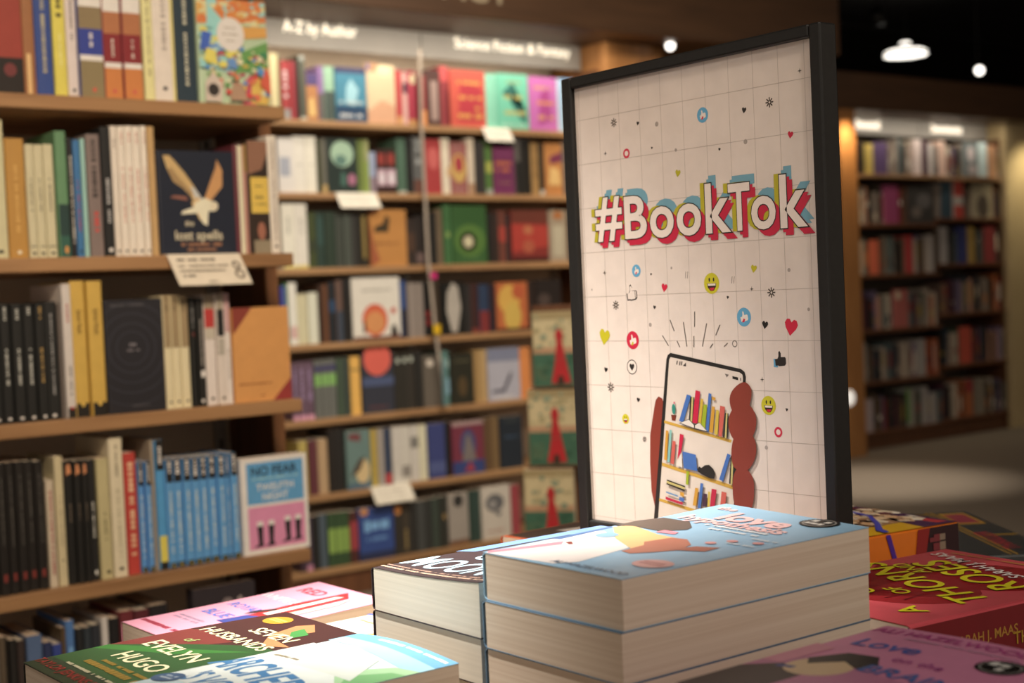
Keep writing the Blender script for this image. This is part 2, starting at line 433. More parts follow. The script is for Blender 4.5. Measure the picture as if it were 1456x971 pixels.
# right bookcase: two bays whose shelves sit at slightly different heights
RA = [1.608, 1.318, 1.022, .701, .400, .106]; RB = [1.602, 1.349, 1.070, .766, .448, .118]
rc = anchor('bookcase', (7.4, 5.45, 0), 'far right bookcase in shadow with six rows of mixed books', 'bookcase')
for z in RA:
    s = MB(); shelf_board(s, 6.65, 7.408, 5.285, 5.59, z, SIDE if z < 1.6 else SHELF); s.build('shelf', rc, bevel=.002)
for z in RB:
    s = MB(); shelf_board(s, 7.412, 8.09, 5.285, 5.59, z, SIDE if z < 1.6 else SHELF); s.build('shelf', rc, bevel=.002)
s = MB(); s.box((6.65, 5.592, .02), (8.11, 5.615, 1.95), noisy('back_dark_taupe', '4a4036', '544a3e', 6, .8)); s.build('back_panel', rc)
s = MB(); s.box((6.65, 5.33, 0), (8.11, 5.59, .083), SIDE); s.build('plinth', rc)
s = MB(); s.box((8.0905, 5.31, 0), (8.11, 5.591, 1.85), SIDE); s.build('side_panel', rc)

# header signboards with glowing letters
def header(x0, x1, y, z0, z1, label, words):
    o = MB(); o.box((x0, y, z0), (x1, y + .02, z1), HEADER); h = tag(o.build('header_sign', bevel=.002), label, 'sign')
    for (t, xa, xb, zz, cap) in words:
        pts, pol = glyph(t, 0.0); a = min(p[0] for p in pts); bb = max(p[0] for p in pts)
        kx = (xb - xa) / (bb - a); kz = cap / .7
        G = glow('sign_letter_glow', (1.0, .86, .62), 1.7); ws = t.split(' ')
        for i, wd in enumerate(ws):
            end = max(p[0] for p in glyph(' '.join(ws[:i + 1]), 0.0)[0]); wp, wf = glyph(wd, 0.0); we = max(p[0] for p in wp)
            g = MB(); g.add([(xa + (p[0] - we + end - a) * kx, y - .010, zz + p[1] * kz) for p in wp], wf, G)
            tag(g.build('lettering', h), 'glowing white letters')
header(2.10, 2.967, 4.30, 1.872, 2.06, 'silver header board with glowing words A-Z by Author', [('A-Z by Author', 2.40, 2.69, 1.922, .040)])
header(2.971, 3.73, 4.30, 1.872, 2.06, 'silver header board with glowing words Science Fiction & Fantasy', [('Science Fiction & Fantasy', 3.113, 3.667, 1.918, .038)])
def bars(h, spans, y, z, cap):
    for xa, xb in spans:
        g = MB(); G = glow('far_letter_glow', (1.0, .84, .62), .85); x = xa; r = random.Random(int(xa * 100))
        while x < xb - .01:
            wd = r.uniform(.014, .026); g.box((x, y - .01, z), (min(xb, x + wd), y - .004, z + cap * r.choice((1, .75, .75, .8))), G); x += wd + .006
        tag(g.build('lettering', h), 'glowing unreadable word')
o = MB(); o.box((6.655, 5.40, 1.852), (7.408, 5.42, 2.05), HEADER); h1 = tag(o.build('header_sign', bevel=.002), 'left silver header board with a blurred glowing word over the far right bookcase', 'sign')
bars(h1, [(6.70, 7.02)], 5.40, 1.885, .05)
o = MB(); o.box((7.412, 5.40, 1.852), (8.14, 5.42, 2.05), HEADER); h2 = tag(o.build('header_sign', bevel=.002), 'right silver header board with a blurred glowing word over the far right bookcase', 'sign')
bars(h2, [(7.52, 7.83)], 5.40, 1.885, .05)

# ------------------------------------------------------------------ books on the shelves
ROWS = {
 'L1': (2.115, 1.327, [
  ('F',0.6671,0.7455,0.198,'brick red paperback with a black foot',(160, 69, 61),[('r',0,0,1,0.27,(36,31,31)),('e',0.75,0.18,0.12,0.05,(119,58,61))]),
  ('S',0.7458,0.7645,0.204,'tan speckled',(162, 113, 77),[('r',0.2,0,0.6,0.3,(232,199,145))]),
  ('S',0.7647,0.7921,0.206,'dark blue',(53, 80, 153),[('s',0.5,0.15,0.9,0.25,(189,186,158))]),
  ('S',0.7924,0.8127,0.209,'bright yellow',(228, 221, 107),[('s',0.5,0.55,0.95,0.5,(81,73,42)),('s',0.5,0.2,0.45,0.2,(236,236,169))]),
  ('S',0.8129,0.8301,0.210,'greyish white',(229, 221, 223),[('s',0.5,0.4,0.8,0.3,(133,127,127)),('e',0.5,0.05,0.2,0.012,(48,51,54))]),
  ('S',0.8303,0.8700,0.210,'thick blue and olive banded',(66, 78, 142),[('r',0,0,1,0.27,(145,133,100)),('r',0,0.27,1,0.31,(237,237,237)),('r',0,0.31,1,0.5,(53,71,163)),('r',0,0.5,1,0.66,(145,130,100)),('r',0,0.66,1,0.78,(237,237,236)),('s',0.5,0.34,0.47,0.15,(237,237,237)),('e',0.55,0.06,0.08,0.015,(225,93,82))]),
  ('S',0.8703,0.9006,0.210,'maroon and orange banded',(139, 50, 63),[('r',0,0,1,0.23,(211,138,82)),('r',0,0.23,1,0.27,(237,237,237)),('r',0,0.27,1,0.48,(139,46,54)),('r',0,0.48,1,0.64,(183,123,87)),('r',0,0.64,1,0.76,(237,237,236)),('s',0.5,0.3,0.44,0.15,(236,231,225)),('e',0.5,0.06,0.08,0.015,(208,82,102))]),
  ('S',0.9008,0.9328,0.210,'maroon and orange banded',(139, 50, 63),[('r',0,0,1,0.23,(211,138,82)),('r',0,0.23,1,0.27,(237,237,237)),('r',0,0.27,1,0.48,(139,46,54)),('r',0,0.48,1,0.64,(183,123,87)),('r',0,0.64,1,0.76,(237,237,236)),('s',0.5,0.3,0.44,0.15,(236,231,225)),('e',0.5,0.06,0.08,0.015,(208,82,102))]),
  ('S',0.9342,0.9515,0.210,'cream patterned',(236, 236, 178),[('s',0.5,0.15,0.95,0.25,(146,141,102))]),
  ('S',0.9517,0.9882,0.210,'wide off white',(236, 231, 225),[('r',0.86,0,1,1,(228,222,149)),('s',0.5,0.35,0.8,0.25,(176,170,167)),('e',0.45,0.1,0.12,0.015,(70,73,78))]),
  ('S',0.9896,1.0257,0.210,'dark teal',(44, 64, 79),[('s',0.5,0.12,0.85,0.2,(220,222,203)),('l',0.2,0.8,0.97,0.035,(220,222,203))]),
  ('F',1.0271,1.1519,0.172,'painted cover with a cream disc',(194, 221, 192),[('p',(227,140,90),[(0,0.75),(1,0.8),(1,1),(0,1)]),('x',60,0,0.75,1,1,0.09,[(228,152,91),(231,188,113),(166,228,231),(230,230,186)]),('p',(230,180,105),[(0.3,0.6),(1,0.66),(1,0.76),(0.4,0.74)]),('p',(166,228,231),[(0.1,0.35),(0.45,0.3),(0.5,0.7),(0.15,0.95)]),('p',(115,173,105),[(0.5,0.3),(1,0.35),(1,0.62),(0.6,0.5)]),('p',(224,85,88),[(0.55,0.15),(1,0.2),(1,0.38),(0.75,0.3)]),('p',(209,91,121),[(0.6,0),(0.8,0),(0.75,0.3),(0.62,0.22)]),('p',(232,201,110),[(0.72,0.02),(0.98,0.02),(0.95,0.24),(0.74,0.22)]),('x',110,0.1,0.05,1,0.55,0.06,[(224,85,88),(115,173,105),(232,201,110),(209,91,121),(101,162,226),(237,237,206),(79,151,109),(226,128,101)]),('x',40,0,0.35,0.5,0.75,0.08,[(166,228,231),(197,235,235),(235,230,123),(117,163,226)]),('e',0.45,0.66,0.2,0.16,(237,237,237)),('l',0.36,0.54,0.72,0.012,(168,164,154)),('l',0.34,0.56,0.66,0.016,(168,164,154)),('l',0.38,0.52,0.6,0.012,(168,164,154)),('p',(76,112,209),[(0,0.5),(0.12,0.5),(0.18,0.66),(0.05,0.68)]),('p',(186,157,135),[(0.4,0.04),(0.66,0.04),(0.6,0.2),(0.45,0.2)]),('p',(218,209,201),[(0.05,0.02),(0.28,0.02),(0.3,0.2),(0.17,0.3),(0.06,0.2)]),('e',0.17,0.13,0.08,0.06,(61,57,56)),('p',(235,230,123),[(0.05,0.4),(0.25,0.36),(0.22,0.5),(0.1,0.52)]),('p',(225,110,91),[(0.85,0.2),(1,0.1),(1,0.3),(0.9,0.34)]),('p',(101,162,226),[(0.8,0.3),(0.9,0.28),(0.92,0.34),(0.84,0.38)])]),
 ]),
 'L2': (2.115, 1.085, [
  ('S',0.6637,0.7103,0.204,'tall pale cream',(212, 211, 175),[('s',0.5,0.25,0.5,0.2,(123,121,102)),('e',0.75,0.05,0.1,0.012,(44,47,41))]),
  ('S',0.7105,0.7394,0.177,'mustard yellow',(190, 147, 77),[('s',0.5,0.2,0.8,0.25,(217,176,106)),('e',0.5,0.05,0.12,0.015,(237,237,216))]),
  ('S',0.7397,0.7531,0.169,'slim cream',(212, 209, 179),[('s',0.5,0.4,0.7,0.25,(115,111,91)),('l',0,1,0.1,0.012,(84,89,77)),('e',0.5,0.04,0.25,0.012,(44,47,41))]),
  ('S',0.7534,0.7680,0.169,'slim cream',(212, 209, 179),[('s',0.5,0.4,0.7,0.25,(115,111,91)),('l',0,1,0.1,0.012,(84,89,77)),('e',0.5,0.04,0.25,0.012,(44,47,41))]),
  ('S',0.7682,0.7841,0.170,'slim cream',(212, 209, 179),[('s',0.5,0.4,0.7,0.25,(115,111,91)),('l',0,1,0.1,0.012,(84,89,77)),('e',0.5,0.04,0.25,0.012,(44,47,41))]),
  ('S',0.7854,0.8036,0.190,'green over black',(104, 150, 114),[('r',0,0,1,0.42,(38,67,67)),('r',0,0.0,1,0.17,(53,100,89)),('e',0.6,0.06,0.2,0.03,(215,157,90))]),
  ('S',0.8038,0.8134,0.180,'slim black',(34, 36, 40),[('s',0.5,0.1,0.85,0.5,(214,217,212))]),
  ('S',0.8136,0.8255,0.178,'slim mid blue',(65, 123, 181),[('s',0.5,0.2,0.65,0.4,(167,80,101)),('e',0.5,0.05,0.25,0.012,(26,36,49))]),
  ('S',0.8257,0.8332,0.180,'very slim pale teal',(165, 214, 210),[]),
  ('S',0.8334,0.8555,0.187,'grey brown',(134, 122, 121),[('s',0.5,0.45,0.95,0.4,(55,50,52)),('s',0.5,0.15,0.4,0.5,(202,85,82))]),
  ('S',0.8568,0.8735,0.199,'black',(31, 34, 37),[('s',0.5,0.25,0.6,0.35,(214,217,222)),('e',0.5,0.05,0.25,0.015,(237,237,237))]),
  ('S',0.8737,0.8849,0.201,'white with red lettering',(233, 228, 220),[('s',0.5,0.82,0.9,0.3,(134,125,122)),('e',0.5,0.04,0.25,0.012,(53,52,52))]),
  ('S',0.8851,0.8974,0.201,'white with red lettering',(237, 233, 225),[('s',0.5,0.25,0.68,0.3,(187,108,98)),('s',0.5,0.85,0.95,0.3,(187,108,98)),('e',0.5,0.04,0.25,0.012,(53,52,52))]),
  ('S',0.8977,0.9101,0.202,'white with red lettering',(237, 233, 225),[('s',0.5,0.25,0.68,0.3,(187,108,98)),('s',0.5,0.85,0.95,0.3,(187,108,98)),('e',0.5,0.04,0.25,0.012,(53,52,52))]),
  ('S',0.9103,0.9228,0.202,'white with red lettering',(237, 233, 225),[('s',0.5,0.25,0.68,0.3,(187,108,98)),('s',0.5,0.85,0.95,0.3,(187,108,98)),('e',0.5,0.04,0.25,0.012,(53,52,52))]),
  ('S',0.9231,0.9333,0.203,'white with red lettering',(237, 233, 225),[('s',0.5,0.25,0.68,0.3,(187,108,98)),('s',0.5,0.85,0.95,0.3,(187,108,98)),('e',0.5,0.04,0.25,0.012,(53,52,52))]),
  ('S',0.9336,0.9451,0.202,'tan edged',(199, 168, 120),[]),
  ('F',0.9465,1.0793,0.166,'midnight blue cover with a flying barn owl',(31, 39, 57),[('p',(209,183,132),[(0.08,0.95),(0.17,0.95),(0.26,0.87),(0.36,0.78),(0.5,0.62),(0.56,0.52),(0.48,0.46),(0.42,0.56),(0.32,0.64),(0.2,0.7),(0.13,0.82)]),('p',(172,146,106),[(0.13,0.82),(0.2,0.7),(0.32,0.64),(0.42,0.56),(0.44,0.6),(0.3,0.72),(0.18,0.84)]),('p',(204,209,211),[(0.42,0.66),(0.48,0.64),(0.6,0.5),(0.56,0.46),(0.48,0.52)]),('p',(218,189,137),[(0.42,0.5),(0.52,0.56),(0.62,0.42),(0.6,0.3),(0.52,0.34)]),('p',(207,161,112),[(0.78,0.92),(0.85,0.82),(0.84,0.66),(0.68,0.52),(0.6,0.55),(0.68,0.7),(0.76,0.84)]),('p',(237,237,216),[(0.46,0.5),(0.6,0.55),(0.74,0.5),(0.72,0.42),(0.64,0.42),(0.62,0.28),(0.56,0.3),(0.5,0.4),(0.28,0.39),(0.3,0.42),(0.45,0.46)]),('e',0.72,0.47,0.05,0.045,(232,227,205)),('p',(150,104,93),[(0.14,0.55),(0.38,0.52),(0.36,0.56),(0.2,0.57)]),('t',0.38,0.305,0.09,'the',(222,217,194),0),('t',0.5,0.19,0.16,'lost spells',(222,217,194),0),('l',0.26,0.8,0.1,0.03,(170,125,98)),('l',0.34,0.72,0.05,0.025,(170,125,98))]),
  ('S',1.0796,1.0882,0.178,'very slim dark red',(110, 54, 66),[]),
  ('S',1.0884,1.0984,0.177,'slim cream',(232, 230, 206),[]),
  ('S',1.0986,1.1048,0.179,'very slim pink and ochre',(197, 147, 138),[('r',0,0.75,1,1,(171,146,76))]),
  ('F',1.1050,1.1423,0.185,'brown photo cover with a yellow label',(54, 43, 37),[('p',(151,113,94),[(0,0.7),(0.7,0.75),(1,0.9),(1,1),(0,1)]),('r',0.1,0.36,0.98,0.68,(232,204,102)),('l',0.3,0.8,0.6,0.02,(152,132,75)),('l',0.3,0.8,0.5,0.03,(152,132,75)),('l',0.25,0.9,0.44,0.02,(152,132,75)),('e',0.55,0.2,0.2,0.08,(169,115,97)),('r',0.15,0,1,0.12,(154,145,125))]),
  ('S',1.1426,1.1607,0.195,'thick white',(237, 233, 225),[('s',0.5,0.1,0.95,0.3,(174,164,157)),('e',0.5,0.06,0.2,0.012,(63,58,53))]),
 ]),
 'L3': (2.115, 0.842, [
  ('S',0.6542,0.6712,0.178,'black with white lettering',(28, 31, 32),[('s',0.5,0.3,0.62,0.3,(199,204,201)),('s',0.5,0.85,0.97,0.3,(199,204,201)),('e',0.5,0.035,0.2,0.012,(237,237,237))]),
  ('S',0.6714,0.6896,0.177,'black with white lettering',(28, 31, 32),[('s',0.5,0.3,0.62,0.3,(199,204,201)),('s',0.5,0.85,0.97,0.3,(199,204,201)),('e',0.5,0.035,0.2,0.012,(237,237,237))]),
  ('S',0.6898,0.7061,0.177,'black with white lettering',(28, 31, 32),[('s',0.5,0.3,0.62,0.3,(199,204,201)),('s',0.5,0.85,0.97,0.3,(199,204,201)),('e',0.5,0.035,0.2,0.012,(237,237,237))]),
  ('S',0.7063,0.7239,0.176,'black with white lettering',(28, 31, 32),[('s',0.5,0.3,0.62,0.3,(199,204,201)),('s',0.5,0.85,0.97,0.3,(199,204,201)),('e',0.5,0.035,0.2,0.012,(237,237,237))]),
  ('S',0.7241,0.7407,0.175,'black with white lettering',(28, 31, 32),[('s',0.5,0.3,0.62,0.3,(199,204,201)),('s',0.5,0.85,0.97,0.3,(199,204,201)),('e',0.5,0.035,0.2,0.012,(237,237,237))]),
  ('S',0.7409,0.7567,0.175,'black with gold lettering',(28, 31, 32),[('s',0.5,0.3,0.62,0.3,(184,155,95)),('s',0.5,0.85,0.97,0.3,(184,155,95)),('e',0.5,0.035,0.2,0.012,(237,237,237))]),
  ('S',0.7569,0.7760,0.177,'black with a fine white line of lettering',(31, 34, 35),[('s',0.5,0.2,0.9,0.2,(171,174,178)),('e',0.4,0.035,0.2,0.012,(237,237,237))]),
  ('S',0.7762,0.7825,0.174,'grey slim',(106, 99, 96),[]),
  ('S',0.7827,0.7977,0.203,'tall white with red title',(217, 214, 213),[('r',0,0,1,0.08,(30,29,27)),('s',0.5,0.7,0.85,0.3,(180,85,76)),('s',0.5,0.15,0.4,0.25,(114,114,114)),('e',0.5,0.075,0.2,0.01,(214,78,70))]),
  ('S',0.7979,0.8208,0.207,'tall yellow',(212, 180, 92),[('r',0,0,1,0.1,(30,29,27)),('t',0.52,0.7,0.42,'Sylvia Plath',(122,97,51),-90),('e',0.5,0.09,0.15,0.015,(230,197,101))]),
  ('S',0.8221,0.8465,0.206,'tall yellow',(212, 180, 92),[('r',0,0,1,0.1,(30,29,27)),('t',0.52,0.7,0.42,'Sylvia Plath',(122,97,51),-90),('e',0.5,0.09,0.15,0.015,(230,197,101))]),
  ('F',0.8478,0.9434,0.176,'charcoal cover of faint rings',(38, 39, 47),[('ring',0.45,0.57,0.95,0.012,(54,56,68)),('ring',0.45,0.57,0.75,0.014,(57,59,71)),('ring',0.45,0.57,0.58,0.012,(59,61,74)),('ring',0.45,0.57,0.42,0.014,(57,59,71)),('ring',0.45,0.57,0.28,0.012,(59,61,74)),('l',0.4,0.52,0.6,0.03,(126,124,134)),('l',0.36,0.58,0.55,0.02,(126,124,134)),('l',0.1,0.7,0.95,0.02,(89,89,96)),('l',0.4,0.7,0.06,0.015,(89,89,96))]),
  ('S',0.9436,0.9576,0.180,'cream with tan top',(229, 222, 188),[('r',0,0.54,1,1,(161,144,113)),('s',0.5,0.84,0.97,0.4,(106,97,76)),('e',0.5,0.06,0.2,0.012,(69,64,52))]),
  ('S',0.9579,0.9732,0.180,'cream with tan top',(229, 222, 188),[('r',0,0.54,1,1,(161,144,113)),('s',0.5,0.84,0.97,0.4,(106,97,76)),('e',0.5,0.06,0.2,0.012,(69,64,52))]),
  ('S',0.9735,0.9889,0.179,'cream with tan top',(229, 222, 188),[('r',0,0.54,1,1,(161,144,113)),('s',0.5,0.84,0.97,0.4,(106,97,76)),('e',0.5,0.06,0.2,0.012,(69,64,52))]),
  ('S',0.9904,1.0011,0.176,'slim black',(26, 29, 29),[('s',0.5,0.7,0.95,0.3,(152,154,157)),('e',0.5,0.66,0.25,0.015,(138,71,68))]),
  ('S',1.0014,1.0146,0.174,'black with white lettering and a white mark',(28, 29, 29),[('s',0.5,0.35,0.8,0.3,(189,184,181)),('r',0.2,0.27,0.9,0.33,(237,237,237)),('e',0.3,0.05,0.25,0.015,(237,237,237))]),
  ('S',1.0149,1.0344,0.179,'white with a red square',(230, 225, 224),[('r',0,0.87,1,1,(161,149,130)),('r',0,0.7,1,0.87,(187,63,63)),('r',0,0.6,1,0.7,(198,194,182)),('e',0.5,0.06,0.18,0.015,(58,54,50))]),
  ('S',1.0347,1.0494,0.179,'white with a black oblong',(226, 220, 216),[('r',0,0.86,1,1,(162,154,140)),('r',0,0.62,1,0.86,(31,31,32)),('r',0,0.45,1,0.6,(182,179,171)),('e',0.5,0.06,0.22,0.015,(58,54,50))]),
  ('S',1.0497,1.0620,0.180,'white and pink',(231, 227, 226),[('r',0,0.65,1,1,(203,167,171)),('s',0.5,0.2,0.5,0.3,(170,164,159))]),
  ('F',1.0635,1.1670,0.155,'orange cover with dark red corners',(219, 163, 101),[('p',(142,66,57),[(0,0.72),(0.35,1),(0,1)]),('p',(155,62,62),[(0.66,0),(1,0),(1,0.23)]),('l',0.06,0.7,0.19,0.02,(157,101,62)),('l',0.4,0.52,0.06,0.015,(157,101,62))]),
 ]),
 'L4': (2.115, 0.590, [
  ('S',0.6544,0.6695,0.197,'black with faint red mark',(32, 30, 29),[('s',0.5,0.35,0.9,0.2,(96,95,92)),('r',0.25,0.1,0.75,0.16,(129,56,52))]),
  ('S',0.6697,0.6849,0.195,'black with faint red mark',(32, 30, 29),[('s',0.5,0.35,0.9,0.2,(96,95,92)),('r',0.25,0.1,0.75,0.16,(129,56,52))]),
  ('S',0.6851,0.6984,0.195,'black with faint red mark',(32, 30, 29),[('s',0.5,0.35,0.9,0.2,(96,95,92)),('r',0.25,0.1,0.75,0.16,(129,56,52))]),
  ('S',0.6986,0.7130,0.195,'black with faint red mark',(32, 30, 29),[('s',0.5,0.35,0.9,0.2,(96,95,92)),('r',0.25,0.1,0.75,0.16,(129,56,52))]),
  ('S',0.7132,0.7278,0.194,'black with faint red mark',(32, 30, 29),[('s',0.5,0.35,0.9,0.2,(96,95,92)),('r',0.25,0.1,0.75,0.16,(129,56,52))]),
  ('S',0.7280,0.7427,0.192,'black with faint red mark',(32, 30, 29),[('s',0.5,0.35,0.9,0.2,(96,95,92)),('r',0.25,0.1,0.75,0.16,(129,56,52))]),
  ('S',0.7439,0.7566,0.162,'short cream with red lettering',(212, 201, 182),[('s',0.5,0.1,0.9,0.4,(167,79,84))]),
  ('S',0.7579,0.7717,0.196,'cream',(212, 203, 169),[('s',0.5,0.3,0.7,0.2,(162,153,127)),('e',0.5,0.2,0.15,0.01,(121,111,83))]),
  ('S',0.7730,0.7870,0.188,'black with an orange flame',(29, 30, 30),[('p',(215,150,107),[(0.1,0.88),(0.9,0.9),(0.7,0.97),(0.2,0.97)]),('s',0.5,0.5,0.65,0.3,(114,103,90))]),
  ('S',0.7872,0.7991,0.187,'black with an orange flame',(29, 30, 30),[('p',(215,150,107),[(0.1,0.88),(0.9,0.9),(0.7,0.97),(0.2,0.97)]),('s',0.5,0.5,0.65,0.3,(114,103,90))]),
  ('S',0.7993,0.8090,0.187,'black with an orange flame',(29, 30, 30),[('p',(215,150,107),[(0.1,0.88),(0.9,0.9),(0.7,0.97),(0.2,0.97)]),('s',0.5,0.5,0.65,0.3,(114,103,90))]),
  ('S',0.8092,0.8213,0.186,'black with white lettering',(34, 35, 36),[('s',0.5,0.35,0.65,0.35,(204,206,201)),('e',0.5,0.07,0.25,0.02,(224,227,224))]),
  ('S',0.8226,0.8426,0.186,'yellowish cream',(197, 190, 148),[('s',0.5,0.3,0.55,0.2,(115,110,82)),('e',0.6,0.06,0.18,0.015,(63,58,44))]),
  ('S',0.8439,0.8665,0.215,'tall white',(227, 220, 195),[('s',0.5,0.72,0.95,0.2,(134,127,104)),('s',0.5,0.12,0.65,0.25,(194,188,161)),('e',0.5,0.06,0.2,0.012,(63,58,44))]),
  ('S',0.8678,0.8883,0.190,'bright red',(192, 72, 66),[('s',0.5,0.1,0.95,0.5,(232,198,165))]),
  ('S',0.8897,0.9000,0.173,'blue study guide',(97, 158, 225),[('r',0,0.0,1,0.05,(34,34,34)),('r',0,0.79,1,1,(36,36,37)),('s',0.5,0.82,0.98,0.5,(237,237,237)),('s',0.5,0.12,0.7,0.35,(217,236,236)),('e',0.5,0.025,0.2,0.008,(200,187,106))]),
  ('S',0.9002,0.9105,0.173,'blue study guide',(97, 158, 225),[('r',0,0.0,1,0.05,(34,34,34)),('r',0,0.79,1,1,(36,36,37)),('s',0.5,0.82,0.98,0.5,(237,237,237)),('s',0.5,0.12,0.7,0.35,(217,236,236)),('e',0.5,0.025,0.2,0.008,(200,187,106))]),
  ('S',0.9119,0.9175,0.206,'very slim beige',(174, 164, 148),[]),
  ('S',0.9189,0.9341,0.205,'tall blue guide with a yellow foot',(89, 165, 226),[('r',0,0,1,0.06,(34,34,34)),('r',0,0.06,1,0.26,(230,221,106)),('r',0,0.77,1,1,(34,34,34)),('s',0.5,0.8,0.95,0.45,(237,237,237))]),
  ('S',0.9343,0.9484,0.173,'blue study guide',(99, 165, 226),[('r',0,0.0,1,0.05,(34,34,34)),('r',0,0.79,1,1,(36,36,37)),('s',0.5,0.82,0.98,0.5,(237,237,237)),('s',0.5,0.12,0.7,0.35,(217,236,236)),('e',0.5,0.025,0.2,0.008,(200,187,106))]),
  ('S',0.9486,0.9640,0.172,'blue study guide',(99, 165, 226),[('r',0,0.0,1,0.05,(34,34,34)),('r',0,0.79,1,1,(36,36,37)),('s',0.5,0.82,0.98,0.5,(237,237,237)),('s',0.5,0.12,0.7,0.35,(217,236,236)),('e',0.5,0.025,0.2,0.008,(200,187,106))]),
  ('S',0.9643,0.9786,0.172,'blue study guide',(99, 165, 226),[('r',0,0.0,1,0.05,(34,34,34)),('r',0,0.79,1,1,(36,36,37)),('s',0.5,0.82,0.98,0.5,(237,237,237)),('s',0.5,0.12,0.7,0.35,(217,236,236)),('e',0.5,0.025,0.2,0.008,(200,187,106))]),
  ('S',0.9788,0.9932,0.171,'blue study guide',(99, 165, 226),[('r',0,0.0,1,0.05,(34,34,34)),('r',0,0.79,1,1,(36,36,37)),('s',0.5,0.82,0.98,0.5,(237,237,237)),('s',0.5,0.12,0.7,0.35,(217,236,236)),('e',0.5,0.025,0.2,0.008,(200,187,106))]),
  ('S',0.9935,1.0080,0.171,'blue study guide',(99, 165, 226),[('r',0,0.0,1,0.05,(34,34,34)),('r',0,0.79,1,1,(36,36,37)),('s',0.5,0.82,0.98,0.5,(237,237,237)),('s',0.5,0.12,0.7,0.35,(217,236,236)),('e',0.5,0.025,0.2,0.008,(200,187,106))]),
  ('S',1.0082,1.0229,0.171,'blue study guide',(99, 165, 226),[('r',0,0.0,1,0.05,(34,34,34)),('r',0,0.79,1,1,(36,36,37)),('s',0.5,0.82,0.98,0.5,(237,237,237)),('s',0.5,0.12,0.7,0.35,(217,236,236)),('e',0.5,0.025,0.2,0.008,(200,187,106))]),
  ('S',1.0231,1.0366,0.171,'blue study guide',(99, 165, 226),[('r',0,0.0,1,0.05,(34,34,34)),('r',0,0.79,1,1,(36,36,37)),('s',0.5,0.82,0.98,0.5,(237,237,237)),('s',0.5,0.12,0.7,0.35,(217,236,236)),('e',0.5,0.025,0.2,0.008,(200,187,106))]),
  ('S',1.0369,1.0442,0.170,'blue study guide',(99, 165, 226),[('r',0,0.0,1,0.05,(34,34,34)),('r',0,0.79,1,1,(36,36,37)),('s',0.5,0.82,0.98,0.5,(237,237,237)),('s',0.5,0.12,0.7,0.35,(217,236,236)),('e',0.5,0.025,0.2,0.008,(200,187,106))]),
  ('S',1.0457,1.0593,0.172,'blue study guide',(99, 165, 226),[('r',0,0.0,1,0.05,(34,34,34)),('r',0,0.79,1,1,(36,36,37)),('s',0.5,0.82,0.98,0.5,(237,237,237)),('s',0.5,0.12,0.7,0.35,(217,236,236)),('e',0.5,0.025,0.2,0.008,(200,187,106))]),
  ('F',1.0647,1.1879,0.159,'study guide cover of blue over pink with boots',(237, 237, 237),[('r',0.08,0.52,0.94,0.95,(103,171,226)),('r',0.08,0.05,0.94,0.49,(229,156,198)),('t',0.5,0.86,0.17,'NO FEAR',(19,20,23),0),('l',0.15,0.88,0.78,0.02,(174,225,233)),('t',0.5,0.69,0.13,'TWELFTH',(234,237,237),0),('t',0.5,0.59,0.13,'NIGHT',(234,237,237),0),('p',(39,42,43),[(0.2,0.3),(0.29,0.3),(0.28,0.12),(0.3,0.08),(0.14,0.07),(0.22,0.11)]),('p',(39,42,43),[(0.37,0.3),(0.46,0.3),(0.44,0.12),(0.47,0.08),(0.32,0.07),(0.38,0.11)]),('p',(39,42,43),[(0.62,0.32),(0.71,0.32),(0.7,0.14),(0.72,0.1),(0.56,0.09),(0.64,0.13)]),('p',(39,42,43),[(0.78,0.32),(0.87,0.32),(0.85,0.14),(0.88,0.1),(0.73,0.09),(0.79,0.13)]),('r',0.2,0.29,0.29,0.34,(237,237,237)),('r',0.37,0.29,0.46,0.34,(237,237,237)),('r',0.62,0.31,0.71,0.36,(237,237,237)),('r',0.78,0.31,0.87,0.36,(237,237,237))]),
 ]),
 'L5': (2.115, 0.335, [
  ('F',0.6221,0.6615,0.202,'pale framed',(118, 114, 106),[('r',0.1,0.1,0.6,0.9,(67,66,64))]),
  ('S',0.6627,0.6759,0.194,'tan and black',(96, 85, 71),[('r',0.7,0,1,1,(37,34,31))]),
  ('S',0.6772,0.6884,0.188,'black',(37, 36, 35),[]),
  ('S',0.6886,0.7010,0.185,'dark brown',(60, 50, 48),[]),
  ('S',0.7022,0.7264,0.189,'slate blue',(89, 113, 154),[('e',0.55,0.6,0.15,0.06,(191,96,110))]),
  ('S',0.7276,0.7414,0.175,'navy',(50, 60, 98),[]),
  ('S',0.7416,0.7554,0.170,'deep blue',(58, 77, 154),[]),
  ('S',0.7556,0.7630,0.192,'brown',(95, 79, 60),[]),
  ('S',0.7632,0.7772,0.201,'bright blue',(84, 126, 187),[('r',0.2,0.3,0.8,0.8,(123,173,227))]),
  ('S',0.7785,0.7904,0.187,'black',(38, 40, 43),[]),
  ('S',0.7906,0.8026,0.187,'dark slate',(52, 62, 71),[]),
  ('S',0.8029,0.8172,0.188,'charcoal',(48, 53, 62),[]),
  ('S',0.8196,0.8307,0.196,'white',(215, 213, 212),[]),
  ('S',0.8320,0.8477,0.193,'black',(31, 31, 33),[]),
  ('S',0.8479,0.8707,0.201,'dark red',(113, 49, 56),[]),
  ('S',0.8721,0.8963,0.199,'maroon',(93, 41, 50),[]),
  ('S',0.8977,0.9294,0.201,'black',(36, 34, 38),[]),
  ('F',0.9695,1.0810,0.215,'black',(55, 50, 56),[('e',0.55,0.82,0.12,0.08,(142,130,134)),('e',0.75,0.78,0.08,0.12,(166,156,158)),('r',0.4,0.55,0.85,0.7,(118,108,113))]),
 ]),
 'C1': (4.200, 1.612, [
  ('S',2.2937,2.3323,0.215,'leaning cream',(209, 199, 155),[('r',0.8,0,1,1,(97,99,71))]),
